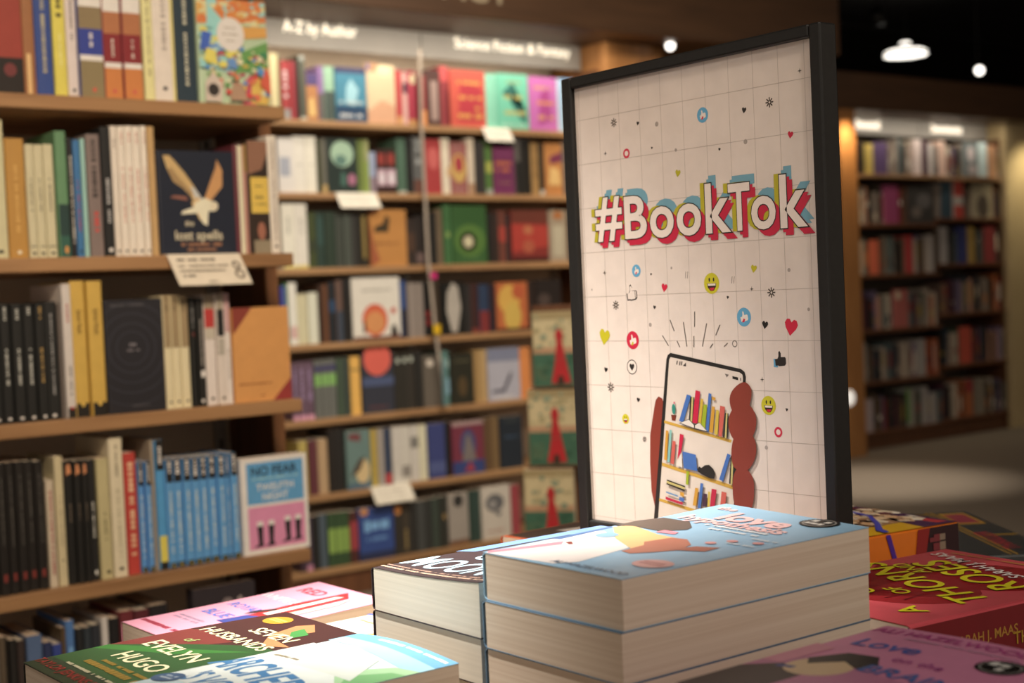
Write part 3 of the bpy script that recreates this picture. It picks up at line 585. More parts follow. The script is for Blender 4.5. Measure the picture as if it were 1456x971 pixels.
  ('S',2.3328,2.3665,0.194,'red with white lettering',(160, 57, 60),[('s',0.5,0.3,0.9,0.6,(211,191,193)),('r',0,0,1,0.18,(147,144,144))]),
  ('S',2.3671,2.3957,0.194,'crimson',(153, 50, 60),[('r',0.6,0,1,1,(69,22,28))]),
  ('S',2.3989,2.4252,0.215,'tall grey green',(81, 84, 74),[('e',0.5,0.96,0.4,0.04,(162,166,161)),('r',0,0,1,0.05,(183,182,170))]),
  ('S',2.4257,2.4711,0.156,'amber flame',(177, 125, 82),[('r',0,0.75,1,1,(82,70,121)),('p',(216,183,120),[(0.1,0.1),(0.8,0.1),(0.6,0.5),(0.2,0.45)])]),
  ('S',2.4717,2.4956,0.184,'lilac topped',(139, 110, 161),[('r',0,0,1,0.5,(96,91,89))]),
  ('S',2.4962,2.5369,0.186,'pastel green',(148, 187, 162),[('r',0,0,1,0.55,(70,84,80))]),
  ('F',2.5402,2.6632,0.186,'teal blue cover with a pale figure',(73, 134, 161),[('p',(156,202,218),[(0.3,0.35),(0.6,0.3),(0.75,0.6),(0.5,0.8),(0.35,0.65)]),('r',0,0,1,0.3,(46,75,106)),('l',0.1,0.95,0.36,0.06,(193,204,206)),('l',0.1,0.95,0.24,0.04,(34,52,83)),('l',0.1,0.95,0.12,0.07,(200,204,207)),('r',0,0.9,1,1,(69,71,106))]),
  ('F',2.6666,2.7819,0.204,'peach and cream cover',(217, 194, 161),[('e',0.2,0.95,0.3,0.08,(178,139,108)),('e',0.6,0.9,0.25,0.1,(226,212,177)),('p',(207,162,132),[(0,0),(1,0),(1,0.3),(0.5,0.4),(0,0.2)]),('r',0,0.9,0.1,1,(78,92,151))]),
  ('S',2.7854,2.8113,0.191,'red',(181, 70, 72),[('r',0,0,1,0.15,(200,154,102))]),
  ('S',2.8119,2.8321,0.183,'pale pink',(208, 169, 164),[('r',0,0.6,1,0.8,(43,38,61))]),
  ('S',2.8327,2.8709,0.190,'crimson and cream',(160, 54, 73),[('e',0.6,0.85,0.3,0.1,(212,204,169)),('r',0,0,1,0.1,(185,139,88))]),
  ('S',2.8896,2.9131,0.178,'scarlet and fire orange',(139, 51, 53),[('r',0,0,1,0.3,(212,141,85))]),
  ('F',2.9137,2.9742,0.200,'brown and beige cover',(79, 54, 51),[('r',0.3,0.1,0.8,0.8,(159,137,131))]),
  ('S',2.9748,3.0113,0.215,'dark red',(139, 54, 61),[('r',0,0.75,1,1,(195,84,86)),('r',0.7,0,1,0.6,(97,38,45))]),
  ('F',3.0181,3.1758,0.207,'coral red cover with yellow title',(196, 89, 77),[('p',(174,59,70),[(0.2,0.1),(0.9,0.1),(0.9,0.7),(0.3,0.8)]),('l',0.2,0.9,0.78,0.07,(213,155,88)),('l',0.25,0.95,0.52,0.07,(213,155,88)),('l',0.7,0.9,0.34,0.08,(205,141,83)),('l',0.2,0.9,0.2,0.09,(213,155,88))]),
  ('S',3.1765,3.1985,0.200,'mint green',(139, 208, 184),[]),
  ('S',3.1991,3.2278,0.201,'mint green',(132, 200, 177),[]),
  ('F',3.2317,3.3773,0.206,'mint green cover with gold title',(114, 193, 168),[('p',(53,110,103),[(0.15,0.65),(0.5,0.85),(0.6,0.6),(0.4,0.5),(0.7,0.2),(0.9,0.1),(0.95,0.3),(0.6,0.6)]),('l',0.3,0.8,0.85,0.05,(150,172,129)),('l',0.2,0.85,0.58,0.08,(183,181,116)),('l',0.2,0.9,0.3,0.08,(183,181,116)),('l',0.1,0.9,0.08,0.05,(169,209,192))]),
  ('F',3.3813,3.5180,0.202,'orchid pink cover with orange title',(191, 109, 178),[('p',(168,75,140),[(0.3,0.1),(0.8,0.2),(0.7,0.8),(0.4,0.7)]),('l',0.2,0.9,0.8,0.08,(207,155,125)),('l',0.15,0.9,0.52,0.08,(212,142,102)),('l',0.3,0.9,0.25,0.09,(213,155,114))]),
  ('S',3.5187,3.5390,0.201,'white and pale blue',(188, 211, 232),[]),
  ('F',3.5397,3.6815,0.203,'sky blue cover',(128, 173, 215),[('l',0.2,0.8,0.7,0.035,(208,219,234))]),
 ]),
 'C2': (4.200, 1.369, [
  ('F',2.3062,2.3662,0.181,'white cover with a grey picture',(219, 216, 213),[('r',0.1,0.3,0.75,0.65,(163,168,182))]),
  ('S',2.3668,2.4116,0.188,'thick white',(223, 220, 212),[('l',0.2,0.7,0.5,0.03,(169,168,161))]),
  ('S',2.4122,2.4548,0.189,'thick white',(227, 224, 212),[('l',0.2,0.7,0.5,0.03,(169,168,161))]),
  ('S',2.4554,2.4712,0.178,'olive',(56, 59, 33),[]),
  ('S',2.4717,2.4930,0.184,'grey with a gold foot',(101, 100, 91),[('r',0,0,1,0.15,(181,155,103))]),
  ('F',2.4936,2.6127,0.186,'dark green cover with a pale green head',(33, 47, 44),[('e',0.5,0.72,0.38,0.24,(159,189,166)),('e',0.45,0.6,0.2,0.1,(93,126,117)),('e',0.8,0.25,0.14,0.11,(163,109,134)),('p',(68,102,93),[(0.4,0.15),(0.6,0.12),(0.6,0.35),(0.45,0.4)])]),
  ('S',2.6161,2.6382,0.183,'olive green',(103, 120, 62),[]),
  ('S',2.6388,2.6611,0.184,'leaf green',(134, 153, 78),[('r',0,0.6,1,1,(148,153,105))]),
  ('S',2.6616,2.6898,0.144,'pale blue grey',(149, 160, 188),[('r',0,0,1,0.4,(137,121,133))]),
  ('S',2.6932,2.7303,0.154,'maroon with a pale band',(54, 27, 25),[('r',0.1,0.65,0.9,0.9,(140,55,50)),('r',0,0.18,1,0.55,(189,162,176)),('e',0.5,0.35,0.3,0.12,(215,208,217))]),
  ('S',2.7309,2.7712,0.155,'maroon with a pale band',(54, 27, 25),[('r',0.1,0.65,0.9,0.9,(140,55,50)),('r',0,0.18,1,0.55,(189,162,176)),('e',0.5,0.35,0.3,0.12,(215,208,217))]),
  ('S',2.7747,2.8126,0.193,'forest green',(74, 102, 86),[('r',0,0,1,0.05,(170,175,169))]),
  ('S',2.8131,2.8453,0.194,'black',(23, 24, 24),[]),
  ('S',2.8459,2.8874,0.201,'mottled grey',(102, 104, 105),[('s',0.5,0.4,0.95,0.7,(170,175,176)),('r',0,0,1,0.25,(113,75,65))]),
  ('F',2.8971,2.9637,0.195,'bright red cover',(160, 60, 62),[('e',0.5,0.65,0.35,0.2,(191,98,96))]),
  ('S',2.9674,3.0039,0.199,'cream',(214, 204, 185),[('e',0.9,0.4,0.3,0.1,(195,161,117))]),
  ('F',3.0045,3.0792,0.188,'pink and yellow cover with red heart',(148, 93, 90),[('e',0.5,0.5,0.45,0.28,(195,161,96)),('e',0.5,0.58,0.25,0.16,(160,58,70)),('l',0.2,0.8,0.1,0.035,(180,146,146)),('l',0.2,0.8,0.9,0.035,(158,130,128))]),
  ('S',3.0830,3.1141,0.203,'cream and tan',(206, 192, 173),[('r',0,0,1,0.2,(164,130,103))]),
  ('S',3.1179,3.1397,0.194,'charcoal',(46, 44, 43),[]),
  ('S',3.1403,3.1622,0.192,'charcoal',(53, 48, 49),[]),
  ('S',3.1629,3.1946,0.200,'bright green',(82, 117, 59),[('r',0,0.4,1,0.6,(169,174,87)),('r',0,0,1,0.1,(155,159,152))]),
  ('F',3.1985,3.2965,0.176,'purple cover with an orange title',(112, 50, 90),[('l',0.2,0.8,0.85,0.035,(147,81,123)),('l',0.1,0.9,0.66,0.09,(191,111,77)),('l',0.1,0.85,0.52,0.09,(191,111,77)),('l',0.2,0.8,0.25,0.04,(149,107,98))]),
  ('S',3.3005,3.3266,0.204,'grey and black',(86, 82, 79),[('r',0,0,1,0.6,(23,22,22))]),
  ('S',3.3273,3.3738,0.211,'black',(24, 22, 20),[]),
  ('S',3.3778,3.4146,0.194,'tan gold',(157, 124, 78),[('s',0.5,0.3,0.9,0.3,(98,73,41))]),
  ('S',3.4153,3.4386,0.195,'black',(22, 20, 18),[('r',0,0,1,0.1,(185,184,178))]),
  ('F',3.4427,3.5289,0.196,'orange cover with a purple band',(178, 124, 75),[('p',(111,49,76),[(0.3,0.6),(1,0.65),(1,0.85),(0.3,0.75)]),('p',(210,177,121),[(0.2,0.2),(0.9,0.2),(0.8,0.5),(0.3,0.55)])]),
  ('S',3.5331,3.5676,0.204,'grey',(92, 88, 85),[]),
 ]),
 'C3': (4.200, 1.117, [
  ('S',2.3078,2.3575,0.215,'thick white',(227, 224, 211),[('s',0.5,0.5,0.8,0.2,(158,158,149)),('r',0,0,1,0.05,(221,210,138))]),
  ('S',2.3580,2.4056,0.215,'thick white',(223, 219, 210),[('s',0.5,0.5,0.8,0.2,(158,158,149)),('r',0,0,1,0.05,(213,201,123))]),
  ('S',2.4089,2.4381,0.187,'moss green',(64, 74, 40),[('r',0,0.3,1,0.5,(51,59,40))]),
  ('S',2.4386,2.4707,0.189,'dark green',(41, 61, 54),[('r',0.2,0.4,0.8,0.9,(52,80,76))]),
  ('S',2.4713,2.5120,0.189,'dark green',(41, 57, 46),[]),
  ('S',2.5153,2.5453,0.187,'dark grey green',(64, 70, 64),[]),
  ('S',2.5459,2.5761,0.187,'dark grey green',(72, 79, 73),[]),
  ('S',2.5767,2.6043,0.187,'charcoal',(50, 49, 47),[]),
  ('S',2.6077,2.6441,0.184,'black with a mustard line',(37, 34, 26),[('r',0.3,0.15,0.7,0.95,(140,119,65))]),
  ('F',2.6504,2.8014,0.196,'amber orange cover with a dark figure',(184, 131, 74),[('p',(59,49,32),[(0.1,0.6),(0.5,0.6),(0.55,0.85),(0.45,0.9),(0.35,0.75),(0.15,0.7)]),('l',0.1,0.8,0.4,0.05,(137,88,53)),('p',(158,90,62),[(0,0),(0.25,0.1),(0.1,0.4),(0,0.8)]),('p',(142,74,51),[(0,0.9),(0.3,1),(0,1)])]),
  ('S',2.8050,2.8372,0.164,'dark brown',(49, 39, 35),[('r',0,0.3,1,0.7,(74,53,41))]),
  ('S',2.8378,2.8764,0.174,'brown and black',(43, 36, 34),[('r',0,0.05,1,0.25,(108,90,88))]),
  ('S',2.8770,2.9006,0.187,'black',(21, 19, 19),[]),
  ('S',2.9073,2.9342,0.187,'black',(29, 27, 24),[]),
  ('S',2.9348,2.9588,0.199,'tan',(108, 93, 74),[]),
  ('S',2.9625,2.9960,0.214,'mid green',(62, 103, 62),[('e',0.5,0.5,0.3,0.05,(130,155,87))]),
  ('F',2.9997,3.1545,0.212,'green cover with a dark eye',(53, 90, 49),[('e',0.5,0.4,0.46,0.28,(81,116,57)),('e',0.45,0.38,0.24,0.17,(35,32,23)),('e',0.45,0.38,0.14,0.1,(198,192,160)),('l',0.2,0.8,0.1,0.035,(83,120,77))]),
  ('S',3.1584,3.1837,0.187,'black',(27, 23, 22),[]),
  ('S',3.1844,3.2098,0.187,'dark brown',(48, 33, 28),[]),
  ('S',3.2105,3.2460,0.194,'russet',(105, 58, 48),[('r',0,0.4,1,0.7,(157,63,55))]),
  ('S',3.2466,3.2658,0.181,'dark slate',(37, 32, 35),[]),
  ('F',3.2698,3.4451,0.195,'scarlet cover with gold shapes',(126, 48, 45),[('r',0,0.75,1,1,(105,53,44)),('p',(165,61,54),[(0,0.2),(1,0.3),(1,0.7),(0,0.75)]),('e',0.45,0.62,0.13,0.09,(175,107,78)),('e',0.45,0.3,0.16,0.13,(166,88,68)),('r',0,0,1,0.1,(63,27,26))]),
  ('F',3.4527,3.5393,0.195,'beige cover',(158, 145, 129),[('e',0.5,0.9,0.3,0.08,(167,110,67)),('r',0.2,0.1,0.8,0.7,(181,175,157))]),
 ]),
 'C4': (4.200, 0.863, [
  ('S',2.2937,2.3089,0.197,'very slim blue',(81, 85, 169),[]),
  ('S',2.3094,2.3195,0.206,'very slim green',(61, 120, 75),[]),
  ('S',2.3200,2.3513,0.207,'white',(228, 227, 219),[('r',0,0.1,1,0.3,(211,178,174))]),
  ('S',2.3518,2.3915,0.166,'cream',(206, 201, 169),[]),
  ('S',2.3920,2.4293,0.172,'cream',(216, 218, 202),[]),
  ('S',2.4353,2.4538,0.199,'dark brown',(60, 38, 27),[]),
  ('S',2.4544,2.4730,0.199,'russet brown',(106, 69, 47),[]),
  ('S',2.4736,2.5006,0.205,'blue black',(31, 36, 43),[('r',0,0.5,1,0.7,(45,71,102))]),
  ('S',2.5039,2.5283,0.211,'grey brown',(107, 85, 77),[('r',0,0,1,0.5,(61,71,86))]),
  ('S',2.5289,2.5619,0.215,'black',(29, 27, 26),[]),
  ('F',2.5653,2.7606,0.215,'white cover with an orange sun',(223, 219, 210),[('e',0.46,0.32,0.27,0.26,(205,100,72)),('e',0.46,0.28,0.2,0.18,(208,145,95)),('p',(57,45,38),[(0.2,0.12),(0.26,0.12),(0.26,0.32),(0.22,0.3)]),('p',(44,41,40),[(0.78,0.05),(0.95,0.05),(0.88,0.25),(0.8,0.2)]),('l',0.2,0.85,0.8,0.04,(174,171,163)),('e',0.85,0.46,0.06,0.05,(189,91,78)),('r',0,0,1,0.06,(106,70,60))]),
  ('S',2.7641,2.7872,0.201,'blue and black',(52, 80, 137),[('r',0,0,1,0.5,(30,32,51))]),
  ('S',2.7938,2.8140,0.193,'grey beige',(142, 132, 126),[]),
  ('S',2.8146,2.8350,0.193,'grey beige',(142, 132, 126),[]),
  ('S',2.8356,2.8591,0.192,'grey beige',(142, 132, 126),[]),
  ('S',2.8597,2.8925,0.199,'black with red spots',(29, 27, 26),[('e',0.6,0.4,0.3,0.06,(157,54,56)),('e',0.6,0.25,0.3,0.06,(157,54,56))]),
  ('S',2.8961,2.9323,0.197,'dark brown',(61, 50, 39),[]),
  ('F',2.9391,3.0382,0.190,'black cover with a pale feather',(21, 21, 20),[('p',(173,167,159),[(0.4,0.05),(0.65,0.05),(0.85,0.5),(0.75,0.9),(0.5,1),(0.25,0.8),(0.2,0.45)])]),
  ('S',3.0420,3.0667,0.181,'dark grey',(42, 40, 40),[]),
  ('S',3.0673,3.1017,0.185,'dark red flecked',(58, 32, 31),[('r',0,0,1,0.1,(120,55,47))]),
  ('S',3.1056,3.1500,0.178,'blue over red',(42, 58, 86),[('r',0,0,1,0.45,(120,47,49))]),
  ('S',3.1539,3.1825,0.177,'plum black',(42, 29, 39),[]),
  ('F',3.1864,3.3318,0.182,'fire yellow and orange cover',(182, 104, 64),[('e',0.4,0.65,0.35,0.3,(209,168,87)),('e',0.5,0.3,0.28,0.3,(202,172,90)),('e',0.7,0.8,0.2,0.15,(182,93,62)),('r',0,0,1,0.06,(40,28,23))]),
  ('S',3.3359,3.3726,0.185,'dark brown',(41, 30, 27),[]),
  ('F',3.3766,3.4970,0.187,'dark brown cover',(37, 30, 29),[('e',0.3,0.6,0.25,0.12,(75,63,60))]),
 ]),
 'C5': (4.200, 0.610, [
  ('S',2.3191,2.3425,0.194,'purple brown with a pink foot',(104, 81, 99),[('r',0,0,1,0.08,(213,157,183)),('s',0.5,0.3,0.9,0.3,(188,166,213))]),
  ('S',2.3430,2.3720,0.194,'purple brown with a pink foot',(109, 87, 105),[('r',0,0,1,0.08,(213,157,183)),('s',0.5,0.3,0.9,0.3,(188,166,213))]),
  ('S',2.3725,2.4016,0.195,'purple brown with a pink foot',(104, 81, 99),[('r',0,0,1,0.08,(213,157,183)),('s',0.5,0.3,0.9,0.3,(188,166,213))]),
  ('S',2.4049,2.4315,0.197,'grey and green banded',(107, 110, 107),[('r',0,0.55,1,0.75,(133,182,107)),('r',0,0.8,1,0.9,(70,69,107))]),
  ('S',2.4321,2.4589,0.198,'grey and green banded',(107, 110, 107),[('r',0,0.55,1,0.75,(133,182,107)),('r',0,0.8,1,0.9,(70,69,107))]),
  ('S',2.4594,2.4892,0.199,'grey and green banded',(107, 110, 107),[('r',0,0.55,1,0.75,(133,182,107)),('r',0,0.8,1,0.9,(70,69,107))]),
  ('S',2.4925,2.5142,0.199,'dark green',(72, 89, 74),[]),
  ('S',2.5148,2.5422,0.200,'dark green',(60, 72, 66),[]),
  ('S',2.5455,2.5845,0.200,'golden yellow',(230, 183, 99),[('r',0,0.75,1,0.8,(172,142,81))]),
  ('F',2.5907,2.7200,0.207,'night blue cover with a red moon',(54, 57, 69),[('e',0.5,0.9,0.44,0.28,(219,104,92)),('r',0,0.45,1,0.6,(78,90,125)),('l',0.2,0.8,0.1,0.035,(120,72,71))]),
  ('S',2.7235,2.7523,0.199,'black with a white dot',(47, 45, 40),[('e',0.5,0.88,0.25,0.05,(199,208,197))]),
  ('S',2.7529,2.7820,0.200,'black with a white dot',(47, 45, 40),[('e',0.5,0.88,0.25,0.05,(199,208,197))]),
  ('S',2.7826,2.8119,0.201,'black with a white dot',(53, 49, 44),[('e',0.5,0.88,0.25,0.05,(199,208,197))]),
  ('S',2.8125,2.8419,0.204,'black',(40, 39, 37),[]),
  ('F',2.8456,2.9212,0.186,'mottled grey brown cover',(103, 96, 88),[('e',0.4,0.85,0.2,0.07,(218,209,198))]),
  ('S',2.9280,2.9583,0.197,'teal and white',(90, 127, 123),[('r',0,0.2,1,0.5,(134,173,191)),('r',0,0.7,1,0.85,(153,184,182))]),
  ('F',2.9651,3.0652,0.185,'black cover with a gold frame',(42, 42, 33),[('l',0.2,0.8,0.85,0.035,(111,107,79)),('e',0.5,0.35,0.2,0.2,(83,68,45))]),
  ('S',3.0722,3.1004,0.191,'ochre tan',(164, 134, 89),[]),
  ('S',3.1010,3.1294,0.192,'tan',(185, 156, 111),[]),
  ('F',3.1332,3.2807,0.192,'pale grey cover with a snake',(177, 178, 193),[('p',(86,85,99),[(0.1,0.15),(0.5,0.15),(0.7,0.4),(0.75,0.55),(0.65,0.5),(0.45,0.22),(0.1,0.2)]),('r',0,0.75,1,1,(130,136,161)),('l',0.2,0.8,0.05,0.035,(219,220,219))]),
  ('S',3.2847,3.3346,0.189,'burnt orange',(220, 142, 84),[]),
 ]),
 'C6': (4.200, 0.355, [
  ('S',2.3288,2.3631,0.186,'olive yellow',(184, 167, 97),[]),
  ('S',2.3690,2.4037,0.185,'dark red',(98, 52, 60),[]),
  ('S',2.4042,2.4419,0.186,'tan',(184, 157, 124),[]),
  ('S',2.4452,2.4722,0.214,'black',(39, 35, 33),[]),
  ('S',2.4728,2.5056,0.215,'black',(39, 37, 36),[]),
  ('F',2.5145,2.6101,0.202,'teal and brown cover with a pale face',(108, 134, 132),[('p',(119,71,74),[(0.1,0.85),(0.6,0.8),(0.6,0.95),(0.1,0.95)]),('e',0.65,0.3,0.3,0.22,(213,191,146)),('p',(82,70,61),[(0.1,0.2),(0.5,0.3),(0.8,0.55),(0.5,0.5)]),('r',0,0,1,0.1,(84,109,128))]),
  ('S',2.6135,2.6388,0.198,'ochre yellow',(184, 162, 84),[]),
  ('S',2.6423,2.6678,0.198,'grey beige',(166, 159, 153),[]),
  ('S',2.6684,2.6969,0.198,'dark blue with a red foot',(51, 64, 90),[('r',0,0.02,1,0.2,(185,71,74))]),
  ('S',2.7004,2.7381,0.199,'off white',(206, 202, 196),[]),
  ('S',2.7387,2.7767,0.198,'off white',(208, 205, 197),[('r',0,0.1,1,0.3,(144,139,134))]),
  ('S',2.7773,2.8126,0.197,'off white',(206, 202, 196),[('r',0,0.6,1,0.8,(126,124,121))]),
  ('S',2.8132,2.8489,0.196,'cream',(216, 213, 188),[]),
  ('F',2.8525,2.9254,0.196,'dark blue cover',(62, 71, 125),[('r',0,0.1,1,0.3,(83,94,143))]),
  ('S',2.9260,2.9502,0.199,'black',(31, 29, 30),[]),
  ('F',2.9571,3.0989,0.191,'crimson and blue cover with a robed figure',(120, 55, 73),[('r',0,0,1,0.25,(57,71,125)),('e',0.5,0.55,0.25,0.3,(75,77,120)),('p',(123,116,115),[(0.3,0.25),(0.75,0.25),(0.55,0.75),(0.45,0.75)]),('p',(158,66,78),[(0.35,0.05),(0.7,0.05),(0.55,0.25)]),('r',0,0.93,1,1,(171,146,147))]),
  ('S',3.1028,3.1378,0.196,'brown',(100, 77, 54),[]),
  ('S',3.1384,3.1704,0.198,'ochre brown',(123, 100, 69),[]),
  ('F',3.1743,3.2798,0.194,'blue black cover',(38, 46, 56),[('l',0.2,0.8,0.6,0.035,(69,92,121)),('l',0.2,0.8,0.9,0.035,(80,86,83))]),
 ]),
 'C7': (4.200, 0.103, [
  ('S',2.3201,2.3437,0.183,'dark plum',(65, 48, 62),[]),
  ('S',2.3442,2.3679,0.182,'plum grey',(86, 73, 89),[('r',0,0,1,0.1,(199,140,171))]),
  ('S',2.3685,2.3950,0.183,'black',(35, 35, 35),[]),
  ('S',2.3956,2.4251,0.185,'slate grey',(79, 93, 105),[]),
  ('S',2.4284,2.4581,0.185,'green with a lime panel',(57, 82, 55),[('r',0,0.25,1,0.7,(141,175,91))]),
  ('S',2.4587,2.4859,0.184,'green with a lime panel',(57, 82, 55),[('r',0,0.25,1,0.7,(141,175,91))]),
  ('S',2.4865,2.5110,0.183,'green with a lime panel',(57, 82, 55),[('r',0,0.25,1,0.7,(141,175,91))]),
  ('S',2.5144,2.5476,0.179,'dark red',(78, 43, 40),[('r',0,0.25,1,0.8,(159,66,74))]),
  ('F',2.5510,2.6916,0.182,'royal blue cover with a tall pale title',(55, 79, 143),[('l',0.15,0.9,0.65,0.22,(128,178,227)),('l',0.2,0.85,0.4,0.08,(105,147,203)),('e',0.15,0.93,0.12,0.07,(198,139,90)),('r',0,0,1,0.15,(44,53,86))]),
  ('S',2.6951,2.7269,0.180,'black with an orange disc',(52, 49, 45),[('e',0.5,0.88,0.5,0.08,(228,158,98))]),
  ('S',2.7275,2.7566,0.179,'dark brown',(66, 59, 50),[('r',0.3,0.1,0.7,0.5,(133,116,77))]),
  ('S',2.7572,2.7895,0.182,'black',(47, 46, 44),[]),
  ('S',2.7901,2.8226,0.181,'dark grey',(68, 71, 71),[]),
  ('S',2.8232,2.8561,0.182,'black',(50, 52, 51),[]),
  ('S',2.8567,2.8867,0.183,'dark grey green',(60, 71, 64),[]),
  ('S',2.8873,2.9237,0.186,'black',(47, 49, 44),[('e',0.6,0.6,0.2,0.06,(155,129,82))]),
  ('F',2.9274,3.0146,0.188,'beige cover with a dark figure',(161, 154, 147),[('e',0.5,0.85,0.25,0.12,(52,52,51)),('r',0,0,1,0.1,(118,86,66))]),
  ('S',3.0184,3.0432,0.191,'dark green',(50, 70, 64),[]),
  ('S',3.0438,3.0687,0.191,'dark green',(56, 76, 71),[]),
  ('F',3.0758,3.2089,0.194,'cream cover with a dark swirl',(205, 198, 188),[('e',0.45,0.68,0.32,0.17,(105,106,110)),('e',0.38,0.66,0.12,0.07,(162,160,159)),('p',(105,106,110),[(0.4,0.5),(0.7,0.5),(0.6,0.4)]),('l',0.2,0.8,0.15,0.035,(176,126,113))]),
  ('S',3.2129,3.2522,0.188,'crimson',(159, 71, 79),[]),
 ]),
}

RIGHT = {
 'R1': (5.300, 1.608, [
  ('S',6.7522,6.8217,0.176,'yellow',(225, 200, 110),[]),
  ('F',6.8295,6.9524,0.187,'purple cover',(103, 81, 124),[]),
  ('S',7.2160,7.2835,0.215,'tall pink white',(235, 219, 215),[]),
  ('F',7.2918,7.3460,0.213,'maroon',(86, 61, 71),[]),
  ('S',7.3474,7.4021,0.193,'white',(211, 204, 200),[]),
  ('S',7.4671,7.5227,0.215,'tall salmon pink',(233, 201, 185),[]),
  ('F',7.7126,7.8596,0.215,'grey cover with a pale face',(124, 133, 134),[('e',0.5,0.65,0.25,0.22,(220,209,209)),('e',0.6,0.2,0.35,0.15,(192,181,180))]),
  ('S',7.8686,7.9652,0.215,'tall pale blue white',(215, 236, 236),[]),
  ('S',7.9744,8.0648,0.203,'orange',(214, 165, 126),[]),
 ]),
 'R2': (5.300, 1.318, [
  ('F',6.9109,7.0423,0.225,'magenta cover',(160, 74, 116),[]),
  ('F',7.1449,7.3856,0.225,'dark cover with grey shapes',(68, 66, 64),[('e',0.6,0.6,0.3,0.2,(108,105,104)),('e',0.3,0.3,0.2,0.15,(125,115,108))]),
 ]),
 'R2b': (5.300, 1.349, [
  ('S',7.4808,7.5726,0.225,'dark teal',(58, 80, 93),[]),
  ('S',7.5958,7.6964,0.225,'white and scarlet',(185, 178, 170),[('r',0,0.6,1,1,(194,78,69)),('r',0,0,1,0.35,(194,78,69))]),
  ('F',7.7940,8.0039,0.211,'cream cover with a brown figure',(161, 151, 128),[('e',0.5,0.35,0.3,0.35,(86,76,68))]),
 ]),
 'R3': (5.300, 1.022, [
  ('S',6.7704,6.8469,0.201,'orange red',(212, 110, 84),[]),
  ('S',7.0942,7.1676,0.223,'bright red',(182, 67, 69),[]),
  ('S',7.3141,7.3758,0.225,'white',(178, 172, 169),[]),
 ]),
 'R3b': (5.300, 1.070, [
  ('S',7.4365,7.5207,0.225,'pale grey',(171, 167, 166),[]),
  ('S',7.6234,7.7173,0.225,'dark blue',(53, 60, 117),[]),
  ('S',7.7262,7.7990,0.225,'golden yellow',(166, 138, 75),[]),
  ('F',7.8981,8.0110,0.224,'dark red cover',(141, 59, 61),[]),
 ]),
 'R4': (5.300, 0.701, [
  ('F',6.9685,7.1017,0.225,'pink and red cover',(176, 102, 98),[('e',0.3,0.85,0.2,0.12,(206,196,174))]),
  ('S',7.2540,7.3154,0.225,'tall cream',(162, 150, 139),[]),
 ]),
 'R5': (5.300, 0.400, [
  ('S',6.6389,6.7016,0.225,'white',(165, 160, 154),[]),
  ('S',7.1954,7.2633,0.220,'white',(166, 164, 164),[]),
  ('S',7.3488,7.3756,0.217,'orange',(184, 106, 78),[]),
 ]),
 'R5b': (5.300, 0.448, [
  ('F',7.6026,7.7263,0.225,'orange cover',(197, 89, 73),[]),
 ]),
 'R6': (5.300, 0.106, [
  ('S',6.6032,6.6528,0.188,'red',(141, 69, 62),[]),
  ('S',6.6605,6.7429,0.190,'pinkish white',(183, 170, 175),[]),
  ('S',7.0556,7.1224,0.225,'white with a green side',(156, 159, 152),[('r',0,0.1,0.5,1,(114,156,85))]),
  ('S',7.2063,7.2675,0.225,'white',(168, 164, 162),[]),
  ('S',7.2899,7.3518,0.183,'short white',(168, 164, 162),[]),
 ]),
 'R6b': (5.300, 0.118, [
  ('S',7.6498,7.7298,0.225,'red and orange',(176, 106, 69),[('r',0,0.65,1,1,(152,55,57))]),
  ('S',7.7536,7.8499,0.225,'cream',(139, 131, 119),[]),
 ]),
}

WHERE = {'L1': 'top visible shelf, left bookcase', 'L2': 'second shelf, left bookcase', 'L3': 'third shelf, left bookcase', 'L4': 'fourth shelf, left bookcase', 'L5': 'lowest shelf, left bookcase',
         'C1': 'top shelf, centre bookcase', 'C2': 'second shelf, centre bookcase', 'C3': 'third shelf, centre bookcase', 'C4': 'fourth shelf, centre bookcase', 'C5': 'fifth shelf, centre bookcase', 'C6': 'sixth shelf, centre bookcase', 'C7': 'lowest shelf, centre bookcase',
         'R1': 'top row, far right bookcase', 'R2': 'second row, far right bookcase', 'R3': 'third row, far right bookcase', 'R4': 'fourth row, far right bookcase', 'R5': 'fifth row, far right bookcase', 'R6': 'lowest row, far right bookcase'}
def labels_for(key, names, kinds):
    """one label per book; a run of look-alikes side by side shares a label and a group"""
    where = WHERE[key[:2]]; runs = []
    for i, nme in enumerate(names):
        if runs and names[runs[-1][0]] == nme and kinds[runs[-1][0]] == kinds[i]: runs[-1].append(i)
        else: runs.append([i])
    out = [None] * len(names); used = {}
    for r in runs: used[names[r[0]]] = used.get(names[r[0]], 0) + 1
    for j, r in enumerate(runs):
        nme = names[r[0]]; face = kinds[r[0]] == 'F'; grp = None
        if len(r) > 1:
            body = 'one of the %s books' % nme; grp = '%s books, %s' % (nme, where)
        elif face and 'cover' in nme: body = 'face-out book, %s' % nme
        else: body = '%s book' % nme
        if used[nme] > 1:
            nb = names[runs[j - 1][0]] if j else None
            if nb: body += ' right of the %s' % ' '.join(nb.split()[:4])
            if grp: grp += ' right of ' + nb if nb else ''
        t = '%s, %s' % (body, where)
        ws = t.split()
        if len(ws) > 16:
            t = '%s, %s' % (' '.join(body.split()[:16 - len(where.split())]), where)
        for i in r: out[i] = (t, grp)
    return out
